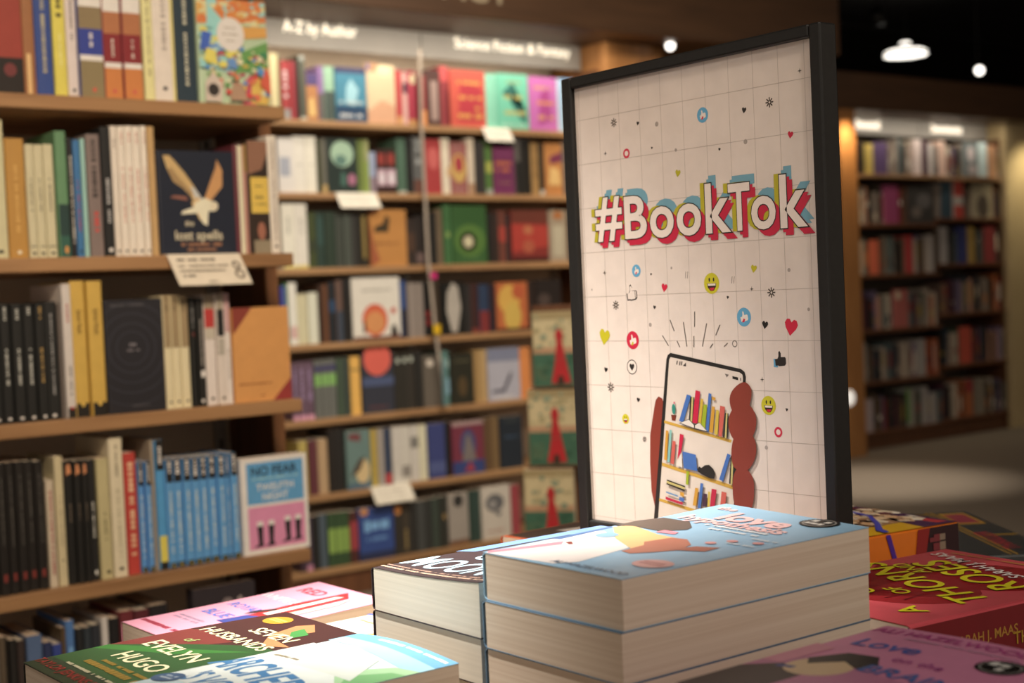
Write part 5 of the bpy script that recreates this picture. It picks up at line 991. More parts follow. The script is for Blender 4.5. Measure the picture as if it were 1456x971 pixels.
SIGN_ART = [('i','aster',0.0614,1.139,0.0037,'403830'),('i','aster',0.2328,1.1331,0.0038,'403830'),('i','aster',0.0545,0.987,0.0039,'403830'),('i','aster',0.2277,0.9928,0.0039,'403830'),('i','aster',0.0439,0.9176,0.0042,'403830'),('i','aster',0.0831,0.8755,0.0026,'403830'),('i','plus',0.0493,1.1146,0.0023,'403830'),('i','plus',0.2627,1.1518,0.0022,'403830'),('i','plus',0.042,1.0146,0.0024,'403830'),('i','plus',0.2082,0.996,0.0021,'403830'),('i','plus',0.2153,0.9276,0.0022,'403830'),('i','heart',0.0904,1.1349,0.0017,'282420'),('i','heart',0.1058,1.1132,0.0011,'282420'),('i','heart',0.1805,1.1041,0.0013,'282420'),('i','heart',0.1014,0.9843,0.0017,'282420'),('i','heart',0.0988,1.0113,0.0011,'282420'),('i','heart',0.1832,0.9903,0.0013,'282420'),('i','heart',0.2384,0.9057,0.0013,'282420'),('i','disc',0.1126,1.1316,0.002,'9a9088'),('i','disc',0.1331,1.1086,0.0014,'9a9088'),('i','disc',0.2076,1.1069,0.0019,'9a9088'),('i','disc',0.1228,1.0154,0.0011,'9a9088'),('i','disc',0.2456,1.0088,0.0015,'9a9088'),('i','disc',0.2628,0.9796,0.0013,'9a9088'),('i','disc',0.0955,0.9701,0.0017,'9a9088'),('i','disc',0.2168,0.8763,0.0016,'9a9088'),('i','disc',0.0247,1.0009,0.0009,'9a9088'),('i','ring',0.1886,0.9546,0.0027,'706860'),('i','badge',0.164,1.1324,0.006,'5a98b8'),('i','badge',0.0814,1.0148,0.0052,'5a98b8'),('i','badge',0.1992,0.9749,0.0072,'5a98b8'),('i','badge',0.0736,0.9575,0.0075,'b8203c'),('i','badge',0.0753,1.1119,0.004,'c02a44'),('i','badge',0.2293,0.8886,0.0039,'c02a44'),('i','heartbadge',0.0713,0.9352,0.0062,None),('i','heart',0.2518,1.1071,0.0028,'b8203c'),('i','heart',0.1344,1.0901,0.0031,'a8a020'),('i','heart',0.0385,0.9605,0.0072,'b0a820'),('i','heart',0.1138,0.9999,0.0037,'c0203c'),('i','heart',0.2111,1.0112,0.0032,'b0a820'),('i','heart',0.2455,0.967,0.0067,'c0203c'),('i','heart',0.2202,0.9688,0.0032,'181614'),('i','heart',0.2074,1.1306,0.0024,'282420'),('i','heart',0.0385,0.9324,0.0024,'181614'),('i','heart',0.0774,0.9079,0.0021,'181614'),('i','smiley',0.1666,1.0016,0.0082,None),('i','smiley',0.2206,0.9082,0.0072,None),('i','smiley',0.0608,0.8914,0.0042,None),('i','thumb',0.0751,0.9965,0.0075,'outline'),('i','thumb',0.2334,0.9431,0.0066,'black'),('i','quote',0.1392,1.0092,0.0033,'706860'),('i','quote',0.189,1.0035,0.0033,'706860'),('p','5a524a',[(0.1087,0.9612),(0.1155,0.9527),(0.1164,0.953),(0.1095,0.9616)]),('p','5a524a',[(0.1183,0.9737),(0.1226,0.9646),(0.1236,0.9648),(0.1193,0.9739)]),('p','5a524a',[(0.1254,0.9567),(0.1283,0.9516),(0.1292,0.9519),(0.1263,0.957)]),('p','5a524a',[(0.1334,0.9719),(0.1363,0.9523),(0.1372,0.9524),(0.1344,0.972)]),('p','5a524a',[(0.1465,0.9801),(0.1458,0.9679),(0.1467,0.9679),(0.1474,0.9801)]),('p','5a524a',[(0.1446,0.9607),(0.1441,0.9518),(0.145,0.9518),(0.1455,0.9607)]),('p','5a524a',[(0.1591,0.9706),(0.1535,0.9524),(0.1544,0.9523),(0.16,0.9705)]),('p','5a524a',[(0.1734,0.9694),(0.1685,0.9613),(0.1693,0.961),(0.1743,0.9692)]),('p','5a524a',[(0.1651,0.9548),(0.1619,0.9515),(0.1626,0.9511),(0.1659,0.9544)]),('p','5a524a',[(0.181,0.9554),(0.1771,0.9526),(0.1777,0.9522),(0.1816,0.9549)]),('p','7a3226',[(0.0965,0.9028),(0.0985,0.9086),(0.102,0.9116),(0.1061,0.91),(0.1089,0.9032),(0.1004,0.8136),(0.0931,0.8175),(0.089,0.8328),(0.0887,0.8561),(0.0901,0.8794)]),('p','1c1b1a',[(0.1129,0.9421),(0.1147,0.9455),(0.118,0.9472),(0.1942,0.9353),(0.1977,0.9332),(0.1989,0.9294),(0.1849,0.8163),(0.0899,0.8067)]),('p','c8bcb0',[(0.1161,0.9415),(0.1178,0.9438),(0.1926,0.9326),(0.1954,0.931),(0.1959,0.9278),(0.1819,0.816),(0.095,0.8072)]),('p','1c1b1a',[(0.1853,0.8652),(0.189,0.8655),(0.1849,0.8299),(0.1812,0.8295)]),('p','38322e',[(0.1249,0.941),(0.1261,0.9409),(0.1252,0.9377),(0.124,0.9379)]),('p','5a524c',[(0.1277,0.9406),(0.1292,0.9404),(0.1285,0.9371),(0.1271,0.9373)]),('p','5a524c',[(0.1299,0.9406),(0.1313,0.9404),(0.1306,0.9372),(0.1292,0.9374)]),('p','38322e',[(0.1352,0.9397),(0.135,0.9364),(0.1315,0.9369)]),('p','6a625c',[(0.177,0.9315),(0.1814,0.9307),(0.1791,0.9285)]),('p','1c1b1a',[(0.1851,0.9297),(0.1909,0.9288),(0.1908,0.9266),(0.185,0.9276)]),('p','1c1b1a',[(0.1931,0.9285),(0.1938,0.9284),(0.1937,0.9262),(0.193,0.9263)]),('p','b8923c',[(0.1075,0.8923),(0.1817,0.8802),(0.1808,0.878),(0.1073,0.89)]),('p','b8923c',[(0.103,0.8576),(0.1835,0.8444),(0.1826,0.8416),(0.1028,0.8547)]),('p','b8923c',[(0.0979,0.8278),(0.1543,0.8204),(0.1541,0.8176),(0.0978,0.8255)]),('p','6a2a1c',[(0.1159,0.8972),(0.122,0.8969),(0.1205,0.8923),(0.1165,0.8927)]),('i','disc',0.1197,0.9019,0.0042,'2c7a6c'),('i','disc',0.1206,0.907,0.0009,'b04060'),('p','3c62a0',[(0.1354,0.9142),(0.14,0.9133),(0.1301,0.8916),(0.1254,0.8925)]),('p','1c1b1a',[(0.1392,0.9127),(0.1408,0.9124),(0.1381,0.893),(0.1365,0.8935)]),('p','b0a468',[(0.1408,0.9124),(0.1427,0.9122),(0.14,0.8926),(0.1381,0.893)]),('p','1c1b1a',[(0.1427,0.9122),(0.1439,0.912),(0.1412,0.892),(0.14,0.8926)]),('p','b01c3c',[(0.1454,0.9179),(0.1504,0.9169),(0.1458,0.8911),(0.1404,0.892)]),('p','b89838',[(0.1508,0.9113),(0.1535,0.9109),(0.1497,0.8902),(0.1466,0.8912)]),('p','8a9a24',[(0.1537,0.907),(0.1575,0.9066),(0.1541,0.8876),(0.1496,0.8885)]),('p','3c62a0',[(0.1596,0.916),(0.1626,0.9153),(0.1578,0.885),(0.1548,0.8857)]),('p','b88830',[(0.1632,0.9134),(0.167,0.9124),(0.1661,0.9102),(0.1631,0.9109)]),('p','b88830',[(0.1628,0.9057),(0.1658,0.9052),(0.1624,0.8847),(0.1586,0.8854)]),('p','b8a040',[(0.1672,0.9031),(0.1702,0.9026),(0.1676,0.8833),(0.1639,0.884)]),('p','b4544a',[(0.1715,0.9065),(0.1767,0.9056),(0.1721,0.8822),(0.1684,0.8828)]),('p','1c1b1a',[(0.1765,0.9012),(0.1776,0.901),(0.1751,0.8815),(0.1732,0.8818)]),('p','b0a468',[(0.1776,0.901),(0.1791,0.9008),(0.1769,0.8811),(0.1751,0.8815)]),('p','1c1b1a',[(0.1791,0.9008),(0.1802,0.9006),(0.178,0.8809),(0.1769,0.8811)]),('p','4a9490',[(0.1813,0.9003),(0.1841,0.8977),(0.1824,0.8939),(0.1803,0.8959)]),('p','3a3836',[(0.1253,0.8908),(0.1366,0.8946),(0.1427,0.8904),(0.1482,0.8926),(0.1578,0.885),(0.1428,0.8868)]),('p','ccc4ba',[(0.1269,0.8911),(0.1366,0.8941),(0.1422,0.8899),(0.1421,0.8877)]),('p','ccc4ba',[(0.1434,0.8899),(0.1482,0.8921),(0.1564,0.8858),(0.1433,0.8877)]),('p','b88830',[(0.1099,0.8844),(0.1127,0.8839),(0.1097,0.8598),(0.1064,0.8601)]),('p','7aa8a0',[(0.1144,0.8852),(0.1168,0.8847),(0.1129,0.8583),(0.11,0.8586)]),('p','b4544a',[(0.1172,0.8762),(0.1208,0.8758),(0.1176,0.8569),(0.1136,0.8577)]),('p','b01c3c',[(0.126,0.8823),(0.1303,0.8814),(0.1263,0.8671),(0.1219,0.8611)]),('p','ccc4ba',[(0.1271,0.8677),(0.1272,0.8552),(0.1201,0.8565)]),('p','3c62a0',[(0.128,0.8683),(0.1429,0.8664),(0.1441,0.8533),(0.1288,0.8548)]),('p','1c1b1a',[(0.1431,0.8575),(0.1446,0.8553),(0.1463,0.8574),(0.1485,0.8562),(0.1525,0.8587),(0.1572,0.8593),(0.1616,0.8565),(0.1633,0.8528),(0.162,0.8488),(0.1566,0.849),(0.149,0.8512),(0.1445,0.8531)]),('p','3c62a0',[(0.1774,0.8696),(0.1807,0.8685),(0.1717,0.8473),(0.1676,0.8487)]),('p','1c1b1a',[(0.181,0.8682),(0.1821,0.868),(0.1795,0.8458),(0.178,0.8462)]),('p','b0a468',[(0.1821,0.868),(0.184,0.8677),(0.1813,0.8454),(0.1795,0.8458)]),('p','1c1b1a',[(0.184,0.8677),(0.1854,0.8674),(0.1827,0.8449),(0.1813,0.8454)]),('p','8a9a24',[(0.1318,0.8527),(0.1346,0.8524),(0.1332,0.8416),(0.1304,0.8419)]),('p','1c1b1a',[(0.1088,0.8442),(0.1296,0.8404),(0.1295,0.8393),(0.1087,0.8431)]),('p','b0a468',[(0.1087,0.8431),(0.1295,0.8393),(0.129,0.8376),(0.1082,0.8413)]),('p','1c1b1a',[(0.1082,0.8413),(0.129,0.8373),(0.1289,0.8361),(0.1081,0.8402)]),('p','5a80a8',[(0.1074,0.8344),(0.1211,0.8321),(0.121,0.8309),(0.1073,0.8332)]),('p','3c62a0',[(0.1226,0.8311),(0.1282,0.8304),(0.1276,0.8275),(0.122,0.8282)]),('p','b88830',[(0.1237,0.8354),(0.128,0.8349),(0.1278,0.8315),(0.1235,0.8323)]),('p','a81c3c',[(0.1067,0.83),(0.1264,0.8268),(0.1259,0.8248),(0.1066,0.8277)]),('p','b88830',[(0.141,0.8399),(0.1445,0.8397),(0.1413,0.8254),(0.1374,0.8256)]),('p','3c62a0',[(0.1471,0.8443),(0.1502,0.844),(0.1463,0.8241),(0.1428,0.8238)]),('p','3c2438',[(0.1497,0.8362),(0.154,0.836),(0.1522,0.8258),(0.148,0.8254)]),('p','b8a040',[(0.1553,0.8383),(0.1575,0.8379),(0.1561,0.8262),(0.1538,0.8259)]),('p','a81c3c',[(0.1592,0.8408),(0.1645,0.8402),(0.1615,0.8266),(0.1565,0.8262)]),('p','b4544a',[(0.1698,0.8395),(0.175,0.8388),(0.1729,0.8277),(0.1676,0.8272)]),('p','7a3226',[(0.1817,0.8379),(0.1817,0.8403),(0.1817,0.8425),(0.1818,0.8446),(0.1819,0.8466),(0.1822,0.8484),(0.1825,0.85),(0.1829,0.8515),(0.1833,0.8528),(0.1838,0.854),(0.1844,0.8551),(0.1851,0.8561),(0.1859,0.8569),(0.1867,0.8577),(0.1876,0.8583),(0.1885,0.8588),(0.1896,0.8592),(0.1907,0.8595),(0.1918,0.8596),(0.1929,0.8596),(0.194,0.8595),(0.1952,0.8592),(0.1963,0.8588),(0.1974,0.8583),(0.1985,0.8577),(0.1997,0.8569),(0.2007,0.856),(0.2015,0.855),(0.2023,0.854),(0.2029,0.8529),(0.2034,0.8516),(0.2037,0.8503),(0.204,0.849),(0.2041,0.8475),(0.2041,0.846),(0.2041,0.8445),(0.204,0.8429),(0.2039,0.8413),(0.2037,0.8397),(0.2035,0.8381),(0.2032,0.8364),(0.2028,0.8347),(0.2023,0.8331),(0.2018,0.8316),(0.201,0.8302),(0.2002,0.829),(0.1993,0.8278),(0.1982,0.8268),(0.197,0.8259),(0.1957,0.8251),(0.1944,0.8245),(0.1931,0.8241),(0.1919,0.824),(0.1907,0.824),(0.1894,0.8243),(0.1883,0.8248),(0.1871,0.8255),(0.1859,0.8264),(0.1849,0.8275),(0.1841,0.8288),(0.1833,0.8302),(0.1827,0.8319),(0.1822,0.8337),(0.1819,0.8357)]),('p','7a3226',[(0.1818,0.8688),(0.1819,0.871),(0.1821,0.8731),(0.1825,0.875),(0.1829,0.8768),(0.1834,0.8784),(0.184,0.88),(0.1847,0.8813),(0.1855,0.8826),(0.1863,0.8837),(0.1873,0.8848),(0.1883,0.8857),(0.1894,0.8864),(0.1905,0.8871),(0.1917,0.8876),(0.193,0.8881),(0.1943,0.8884),(0.1956,0.8886),(0.197,0.8886),(0.1982,0.8885),(0.1994,0.8883),(0.2006,0.8879),(0.2017,0.8873),(0.2027,0.8866),(0.2037,0.8857),(0.2046,0.8847),(0.2054,0.8836),(0.2061,0.8825),(0.2067,0.8813),(0.2072,0.88),(0.2076,0.8787),(0.2078,0.8774),(0.2079,0.876),(0.2079,0.8745),(0.2078,0.873),(0.2075,0.8716),(0.2071,0.8701),(0.2065,0.8686),(0.2058,0.867),(0.205,0.8655),(0.2039,0.864),(0.2028,0.8624),(0.2016,0.861),(0.2004,0.8599),(0.1992,0.8588),(0.198,0.858),(0.1968,0.8574),(0.1955,0.8569),(0.1943,0.8566),(0.193,0.8566),(0.1918,0.8566),(0.1906,0.8566),(0.1894,0.8568),(0.1884,0.8571),(0.1873,0.8574),(0.1863,0.8579),(0.1854,0.8584),(0.1845,0.859),(0.1838,0.8598),(0.1831,0.8608),(0.1826,0.862),(0.1822,0.8634),(0.182,0.865),(0.1818,0.8668)]),('p','7a3226',[(0.1801,0.8905),(0.18,0.8921),(0.18,0.8936),(0.1802,0.8951),(0.1804,0.8965),(0.1808,0.8979),(0.1814,0.8992),(0.182,0.9005),(0.1828,0.9017),(0.1837,0.9029),(0.1847,0.904),(0.1858,0.905),(0.1871,0.9059),(0.1885,0.9067),(0.19,0.9074),(0.1916,0.908),(0.1933,0.9085),(0.1951,0.9088),(0.1969,0.909),(0.1985,0.909),(0.2,0.9088),(0.2014,0.9084),(0.2027,0.9078),(0.204,0.9069),(0.2051,0.9059),(0.2061,0.9047),(0.2069,0.9034),(0.2077,0.9022),(0.2082,0.9009),(0.2086,0.8996),(0.2089,0.8983),(0.2091,0.897),(0.209,0.8957),(0.2089,0.8944),(0.2086,0.893),(0.2083,0.8917),(0.2079,0.8904),(0.2074,0.8891),(0.2068,0.8878),(0.2061,0.8866),(0.2053,0.8853),(0.2044,0.8841),(0.2035,0.883),(0.2024,0.882),(0.2012,0.8811),(0.2,0.8804),(0.1986,0.8797),(0.1972,0.8793),(0.1956,0.8789),(0.194,0.8787),(0.1924,0.8786),(0.1909,0.8786),(0.1895,0.8788),(0.1882,0.8792),(0.187,0.8796),(0.1859,0.8803),(0.1848,0.881),(0.1839,0.8819),(0.183,0.8829),(0.1822,0.884),(0.1816,0.8851),(0.1811,0.8863),(0.1806,0.8877),(0.1803,0.8891)]),('p','7a3226',[(0.1822,0.9101),(0.1822,0.9113),(0.1823,0.9125),(0.1826,0.9136),(0.1829,0.9148),(0.1835,0.9159),(0.1841,0.9169),(0.1849,0.918),(0.1858,0.919),(0.1869,0.92),(0.188,0.9209),(0.189,0.9217),(0.1901,0.9224),(0.1912,0.9231),(0.1923,0.9237),(0.1934,0.9242),(0.1945,0.9246),(0.1956,0.925),(0.1967,0.9252),(0.1977,0.9253),(0.1987,0.9253),(0.1996,0.9252),(0.2005,0.9249),(0.2014,0.9245),(0.2022,0.924),(0.203,0.9233),(0.2036,0.9226),(0.2042,0.9218),(0.2046,0.9209),(0.2049,0.9199),(0.2051,0.9189),(0.2052,0.9178),(0.2051,0.9166),(0.205,0.9153),(0.2047,0.914),(0.2044,0.9127),(0.204,0.9114),(0.2036,0.9101),(0.203,0.9088),(0.2024,0.9074),(0.2017,0.9061),(0.2009,0.9047),(0.2,0.9035),(0.1991,0.9024),(0.1981,0.9015),(0.1971,0.9007),(0.196,0.9001),(0.1948,0.8996),(0.1936,0.8993),(0.1923,0.8991),(0.1911,0.899),(0.19,0.8991),(0.1889,0.8994),(0.1879,0.8997),(0.187,0.9002),(0.1862,0.9009),(0.1854,0.9016),(0.1847,0.9026),(0.1841,0.9035),(0.1836,0.9045),(0.1832,0.9056),(0.1828,0.9066),(0.1825,0.9077),(0.1823,0.9089)]),('i','heart',0.1981,0.9139,0.0011,'3c1c18'),('i','heart',0.1992,0.8941,0.001,'3c1c18'),('i','heart',0.198,0.8698,0.0011,'3c1c18'),('i','heart',0.1966,0.8433,0.0011,'3c1c18')]
SIGN_LETTERS = [('#', 0.0338, 1.0409, 0.0671, 1.0779), ('B', 0.0702, 1.0414, 0.0969, 1.0764), ('o', 0.1006, 1.0401, 0.1281, 1.0654), ('o', 0.1315, 1.04, 0.1586, 1.0653), ('k', 0.1635, 1.0403, 0.1901, 1.079), ('T', 0.1881, 1.0405, 0.2102, 1.0765), ('o', 0.2112, 1.04, 0.2354, 1.065), ('k', 0.2397, 1.0397, 0.2656, 1.0789)]

HEART = [(0, -1), (-.75, -.15), (-.95, .35), (-.7, .8), (-.3, .85), (0, .5), (.3, .85), (.7, .8), (.95, .35), (.75, -.15)]
THUMB = [(-.9, -.7), (-.45, -.7), (-.4, -.8), (.55, -.8), (.75, -.6), (.8, 0), (.7, .2), (.05, .25), (.1, .7), (-.05, 1), (-.25, .9), (-.3, .4), (-.5, .1), (-.9, .1)]
def shp(pts, u, v, r, hx, s=1, dx=0, dy=0, rot=0):
    ca, sa = math.cos(rot), math.sin(rot)
    cv.poly(hx, [(u + (a * ca - b * sa) * r * s + dx * r, v + (a * sa + b * ca) * r * s + dy * r) for a, b in pts])
def icon(kind, u, v, r, col):
    D = '221e1c'; Wt = 'd4c8be'
    if kind == 'aster':
        for i in range(8):
            t = i * math.pi / 4; a, b_ = math.cos(t), math.sin(t); wv = .13
            cv.poly(col, [(u + (a * .22 - b_ * wv) * r, v + (b_ * .22 + a * wv) * r), (u + (a - b_ * wv) * r, v + (b_ + a * wv) * r), (u + (a + b_ * wv) * r, v + (b_ - a * wv) * r), (u + (a * .22 + b_ * wv) * r, v + (b_ * .22 - a * wv) * r)]); cv.k -= 1
        cv.k += 1
    elif kind == 'plus': cv.poly(col, [(u + math.cos(i * math.pi / 4) * r * (1 if i % 2 == 0 else .25), v + math.sin(i * math.pi / 4) * r * (1 if i % 2 == 0 else .25)) for i in range(8)])
    elif kind == 'disc': cv.ell(u, v, r * (.5 if r > .003 and col == '2c7a6c' else 1), r, col, 16)
    elif kind == 'ring': cv.ell(u, v, r, r, col, 20); cv.ell(u, v, r * .7, r * .7, PAPER, 20)
    elif kind == 'heart': shp(HEART, u, v, r, col, 1, 0, 0, -.2)
    elif kind == 'badge':
        cv.ell(u, v, r, r, col, 24)
        if r < .0045: cv.ell(u, v, r * .55, r * .55, Wt, 16); return
        shp(THUMB, u, v, r, Wt, .62, .05, .05, .25); shp([(-.5, -.5), (-.1, -.5), (.1, -.1), (-.2, 0)], u, v, r, 'b0a820' if col[0] == 'b' else 'c0203c', .8, .1, -.15)
    elif kind == 'heartbadge': cv.ell(u, v, r, r, D, 24); cv.ell(u, v, r * .88, r * .88, Wt, 24); shp(HEART, u, v, r, D, .52)
    elif kind == 'smiley':
        cv.ell(u, v, r, r, 'b8b028', 24)
        for s_ in (-.28, .28): cv.ell(u + s_ * r, v + .35 * r, r * .1, r * .2, D, 12); cv.k -= 1
        cv.k += 1
        M_ = [(-.6, .0), (-.5, -.4), (-.15, -.72), (.25, -.7), (.55, -.35), (.6, 0)]
        cv.poly('2a1a18', [(u + a * r, v + b_ * r) for a, b_ in M_]); cv.poly(Wt, [(u + a * r, v + b_ * r) for a, b_ in ((-.52, -.02), (.52, -.02), (.48, -.22), (-.48, -.22))])
        cv.poly('b8203c', [(u + a * r, v + b_ * r) for a, b_ in ((-.3, -.42), (.4, -.4), (.2, -.66), (-.12, -.68))])
    elif kind == 'thumb':
        if col == 'outline': shp(THUMB, u, v, r, D, 1, 0, 0, .15); shp(THUMB, u, v, r, PAPER, .84, 0, 0, .15); shp([(.42, -.75), (.5, -.75), (.5, .2), (.42, .2)], u, v, r, D, 1, 0, 0, .15)
        else: shp([(-1, -.8), (-.4, -.9), (-.3, 0), (-.9, .15)], u, v, r, '5a98b8', 1, 0, 0, .1); shp(THUMB, u, v, r, D, .95, .15, 0, .1)
    elif kind == 'quote':
        for s_ in (-.35, .35): cv.poly(col, [(u + (s_ - .1) * r, v - .8 * r), (u + (s_ + .05) * r, v - .8 * r), (u + (s_ + .3) * r, v + .8 * r), (u + (s_ + .15) * r, v + .8 * r)]); cv.k -= 1
        cv.k += 1
for (hx, off, du, dv) in (('6a98a8', .03, .0045, .0055), ('aaa028', .03, -.0048, .0005), ('b4203c', .03, .0052, -.0048)):
    for (ch, u0, v0, u1, v1) in SIGN_LETTERS:
        cv.box_glyph(ch, u0, v0, u1, v1, hx, off, 0, du, dv); cv.box_glyph(ch, u0, v0, u1, v1, hx, off, 0, du * .5, dv * .5)
for (hx, off) in (('221c1a', .036), ('d8ccc2', .020)):
    for (ch, u0, v0, u1, v1) in SIGN_LETTERS: cv.box_glyph(ch, u0, v0, u1, v1, hx, off)
cv.k = 3
for q in SIGN_ART:
    if q[0] == 'p': cv.k = max(cv.k, 3); cv.poly(q[1], q[2])
    elif q[0] == 'e': cv.ell(q[1], q[2], q[3], q[4], q[5])
    else: cv.k = 90 if q[2] > .107 and q[3] < .925 and q[4] < .006 and q[1] in ('disc', 'heart') and q[5] in ('2c7a6c', 'b04060', '3c1c18') else 3; icon(*q[1:])
o.build('poster', ps)
o = MB(); o.box((SX + .004, .835, TZ + .008), (SX + .016, .86, fz0), BLACKP); o.build('post', ps)
o = MB(); o.box((SX - .02, .79, TZ), (SX + .045, .90, TZ + .008), BLACKP); o.build('foot_plate', ps, bevel=.002)

# ------------------------------------------------------------------ paperbacks on the table
def rotv(v, deg): return Matrix.Rotation(math.radians(deg), 3, 'Z') @ Vector(v)
def stack(x0, yl, ztop_, w_, h, t, n, yaw, flip, cover, front, label, group, lift=None, cell=.012, rough=.4, pages=PAGES, spine=(), jit=.003, seed=0, lower=None, spine_cover=None, low=None):
    """n copies lying face up; (x0, yl) is the lower left corner of the cover"""
    rng = random.Random(seed); U = rotv(Y if flip else -Y, yaw); V = rotv(-X if flip else X, yaw)
    for k in range(n):
        j = Vector((0, 0, 0)) if k == 0 else Vector((rng.uniform(-jit, jit), rng.uniform(-jit, jit), 0))
        O = Vector((x0, yl, ztop_ - k * (t + .0003))) + j
        lab, grp = (label, group) if k == 0 else ((lower or 'one of the copies stacked under the %s' % label), group)
        book(O, U, V, w_, h, t, cover if k == 0 or not low else low, front if k == 0 else [], spine, pages, lab, grp, rough, lift if k == 0 else None, cell if k == 0 else None, seed=k, spine_cover=spine_cover, inset=.0002)
def art(L): return L
EMB = lambda u, v, r, a: [('p', '0c0c0c', [(u + r * (1 if i % 2 else .92) * math.cos(i * math.pi / 28), v + r * a * (1 if i % 2 else .92) * math.sin(i * math.pi / 28)) for i in range(56)]), ('ring', u, v, r * .84, .006, '8a8680'), ('l', u - r * .62, u + r * .66, v + r * a * .3, r * a * .5, 'd8d4cc'), ('l', u - r * .6, u + r * .6, v - r * a * .28, r * a * .42, 'd8d4cc')]
# 1 the tall middle stack
LH = [('p', '90bcd8', [(0, 0), (.12, 0), (.25, .3), (.2, .5), (0, .52)]),
      ('p', 'f0e8e4', [(.03, .0), (.5, .02), (.56, .08), (.485, .31), (.265, .384), (.06, .44), (.0, .40)]), ('p', 'd890a0', [(.0, .02), (.05, .0), (.16, .22), (.10, .26)]), ('p', '5878a8', [(0, .26), (.05, .27), (.03, .5), (0, .5)]),
      ('p', '8a3c34', [(.13, .25), (.19, .235), (.2, .245), (.14, .27)]),
      ('p', 'e8c084', [(.02, .50), (.074, .555), (.354, .50), (.5, .495), (.56, .40), (.52, .3), (.26, .38)]), ('p', '5a4c44', [(0, .52), (-0.0, .62), (.05, .70), (.236, .705), (.36, .64), (.38, .606), (.307, .54), (.09, .545)]),
      ('p', 'b8705a', [(.52, .26), (.60, .25), (.66, .30), (.72, .37), (.67, .45), (.56, .50), (.47, .49), (.44, .395), (.5, .36)]), ('p', 'a8604c', [(.66, .35), (.84, .40), (.83, .47), (.72, .44)]),
      ('e', .16, .40, .06, .035, '88b4cc'), ('p', 'e090a0', [(.3, .52), (.42, .53), (.4, .56), (.3, .56)]),
      ('e', .864, .188, .105, .052, 'e8b0ac'), ('l', .79, .94, .2, .014, 'c07070'), ('l', .79, .94, .18, .014, 'c07070'),
      ('t', .70, .045, .062, 'ALI HAZELWOOD', '5a7088', 0), ('t', .16, .93, .10, 'the', 'f0c4c4', 0, 1, .03), ('t', .50, .845, .27, 'love', 'f0c4c4', 0, 1, .035), ('t', .47, .755, .165, 'hypothesis', 'f0c4c4', 0, 1, .03),
      ('l', .36, .8, .70, .02, 'e8ecee'), ('l', .45, .78, .66, .018, 'e8ecee'), ('e', .717, .50, .03, .016, 'e0a0a0'), ('e', .769, .557, .03, .016, 'e0a0a0'), ('e', .90, .58, .03, .016, 'e0a0a0'),
      ('l', .76, .95, .53, .014, 'dce8ee'), ('l', .8, .97, .62, .014, 'dce8ee')] + EMB(.775, .935, .105, .6)
bulge = lambda u, v: .004 * math.sin(min(1, max(0, v / .212)) * math.pi * .5) * (1 - min(1, max(0, u / .128))) * (v / .212)
stack(.517, .708, .842, .128, .212, .0293, 7, 0, False, '94bcd8', LH, 'pale blue paperback with a kissing couple, topmost of the tall middle stack', 'tall stack of pale blue romance paperbacks', bulge, seed=3, low='64809a',
      lower='one of the paperbacks stacked under the pale blue couple cover, middle stack')
# 2 the dark brown stack behind
MO = [('p', '7090c0', [(0, .34), (.1, .38), (.1, .96), (.0, .96)]), ('p', '7090c0', [(0, .8), (1, .8), (1, 1), (0, 1)]), ('t', .40, .175, .38, 'MOON', 'b8d8e8', 0, .62, .012), ('t', .38, .35, .26, 'CO', 'b8d8e8', 0, .7, .012), ('l', .02, .98, .035, .014, 'd8b8a0'), ('l', .02, .98, .06, .012, 'b09080')]
lift2 = lambda u, v: .006 * (min(1, max(0, u / .128))) ** 2 * (1 - v / .3)
stack(.519, .842, .816, .126, .212, .0298, 6, 0, False, '3c3034', MO, 'dark brown paperback with pale blue capitals, top of the stack behind', 'stack of dark brown paperbacks', lift2, pages=PAGES2, seed=5,
      lower='one of the cream page blocks under the dark brown pale lettered paperback')
# 3 sky cover, front left
AR = [('p', '9ccce0', [(0, .86), (1, .80), (1, 1), (0, 1)]), ('p', '6aa8d0', [(0, .93), (1, .9), (1, 1), (0, 1)]), ('p', (164, 204, 160), [(.66, .55), (1, .45), (1, .84), (.86, .80)]), ('p', '78b078', [(.82, .62), (1, .5), (1, .78), (.92, .76)]), ('p', 'd8e0dc', [(0, .2), (1, .15), (1, .5), (.5, .7), (0, .8)]),
      ('l', .3, .97, .965, .018, 'f0f0ec'), ('p', 'd0d8d0', [(.4, .55), (.9, .6), (.7, .8), (.3, .85)]), ('t', .40, .43, .34, 'ARCHER', '3c78a8', -7, .66, .03), ('t', .5, .24, .26, "'S VOICE", '3c78a8', -7, .7, .02), ('l', .1, .4, .60, .02, '90846c'), ('e', .10, .19, .12, .055, '3a5c80'), ('l', .02, .18, .205, .016, 'b0c0cc'), ('l', .02, .18, .18, .016, 'b0c0cc')]
lift3 = lambda u, v: .003 * math.sin(min(1, max(0, u / .115)) * math.pi)
stack(.322, .829, .775, .115, .178, .0230, 6, 0, False, 'c8dce0', AR, 'white and sky blue paperback reading ARCHER, front left of the table', 'front left stack of sky cover paperbacks', lift3, seed=7,
      lower='one of the copies under the sky blue ARCHER paperback')
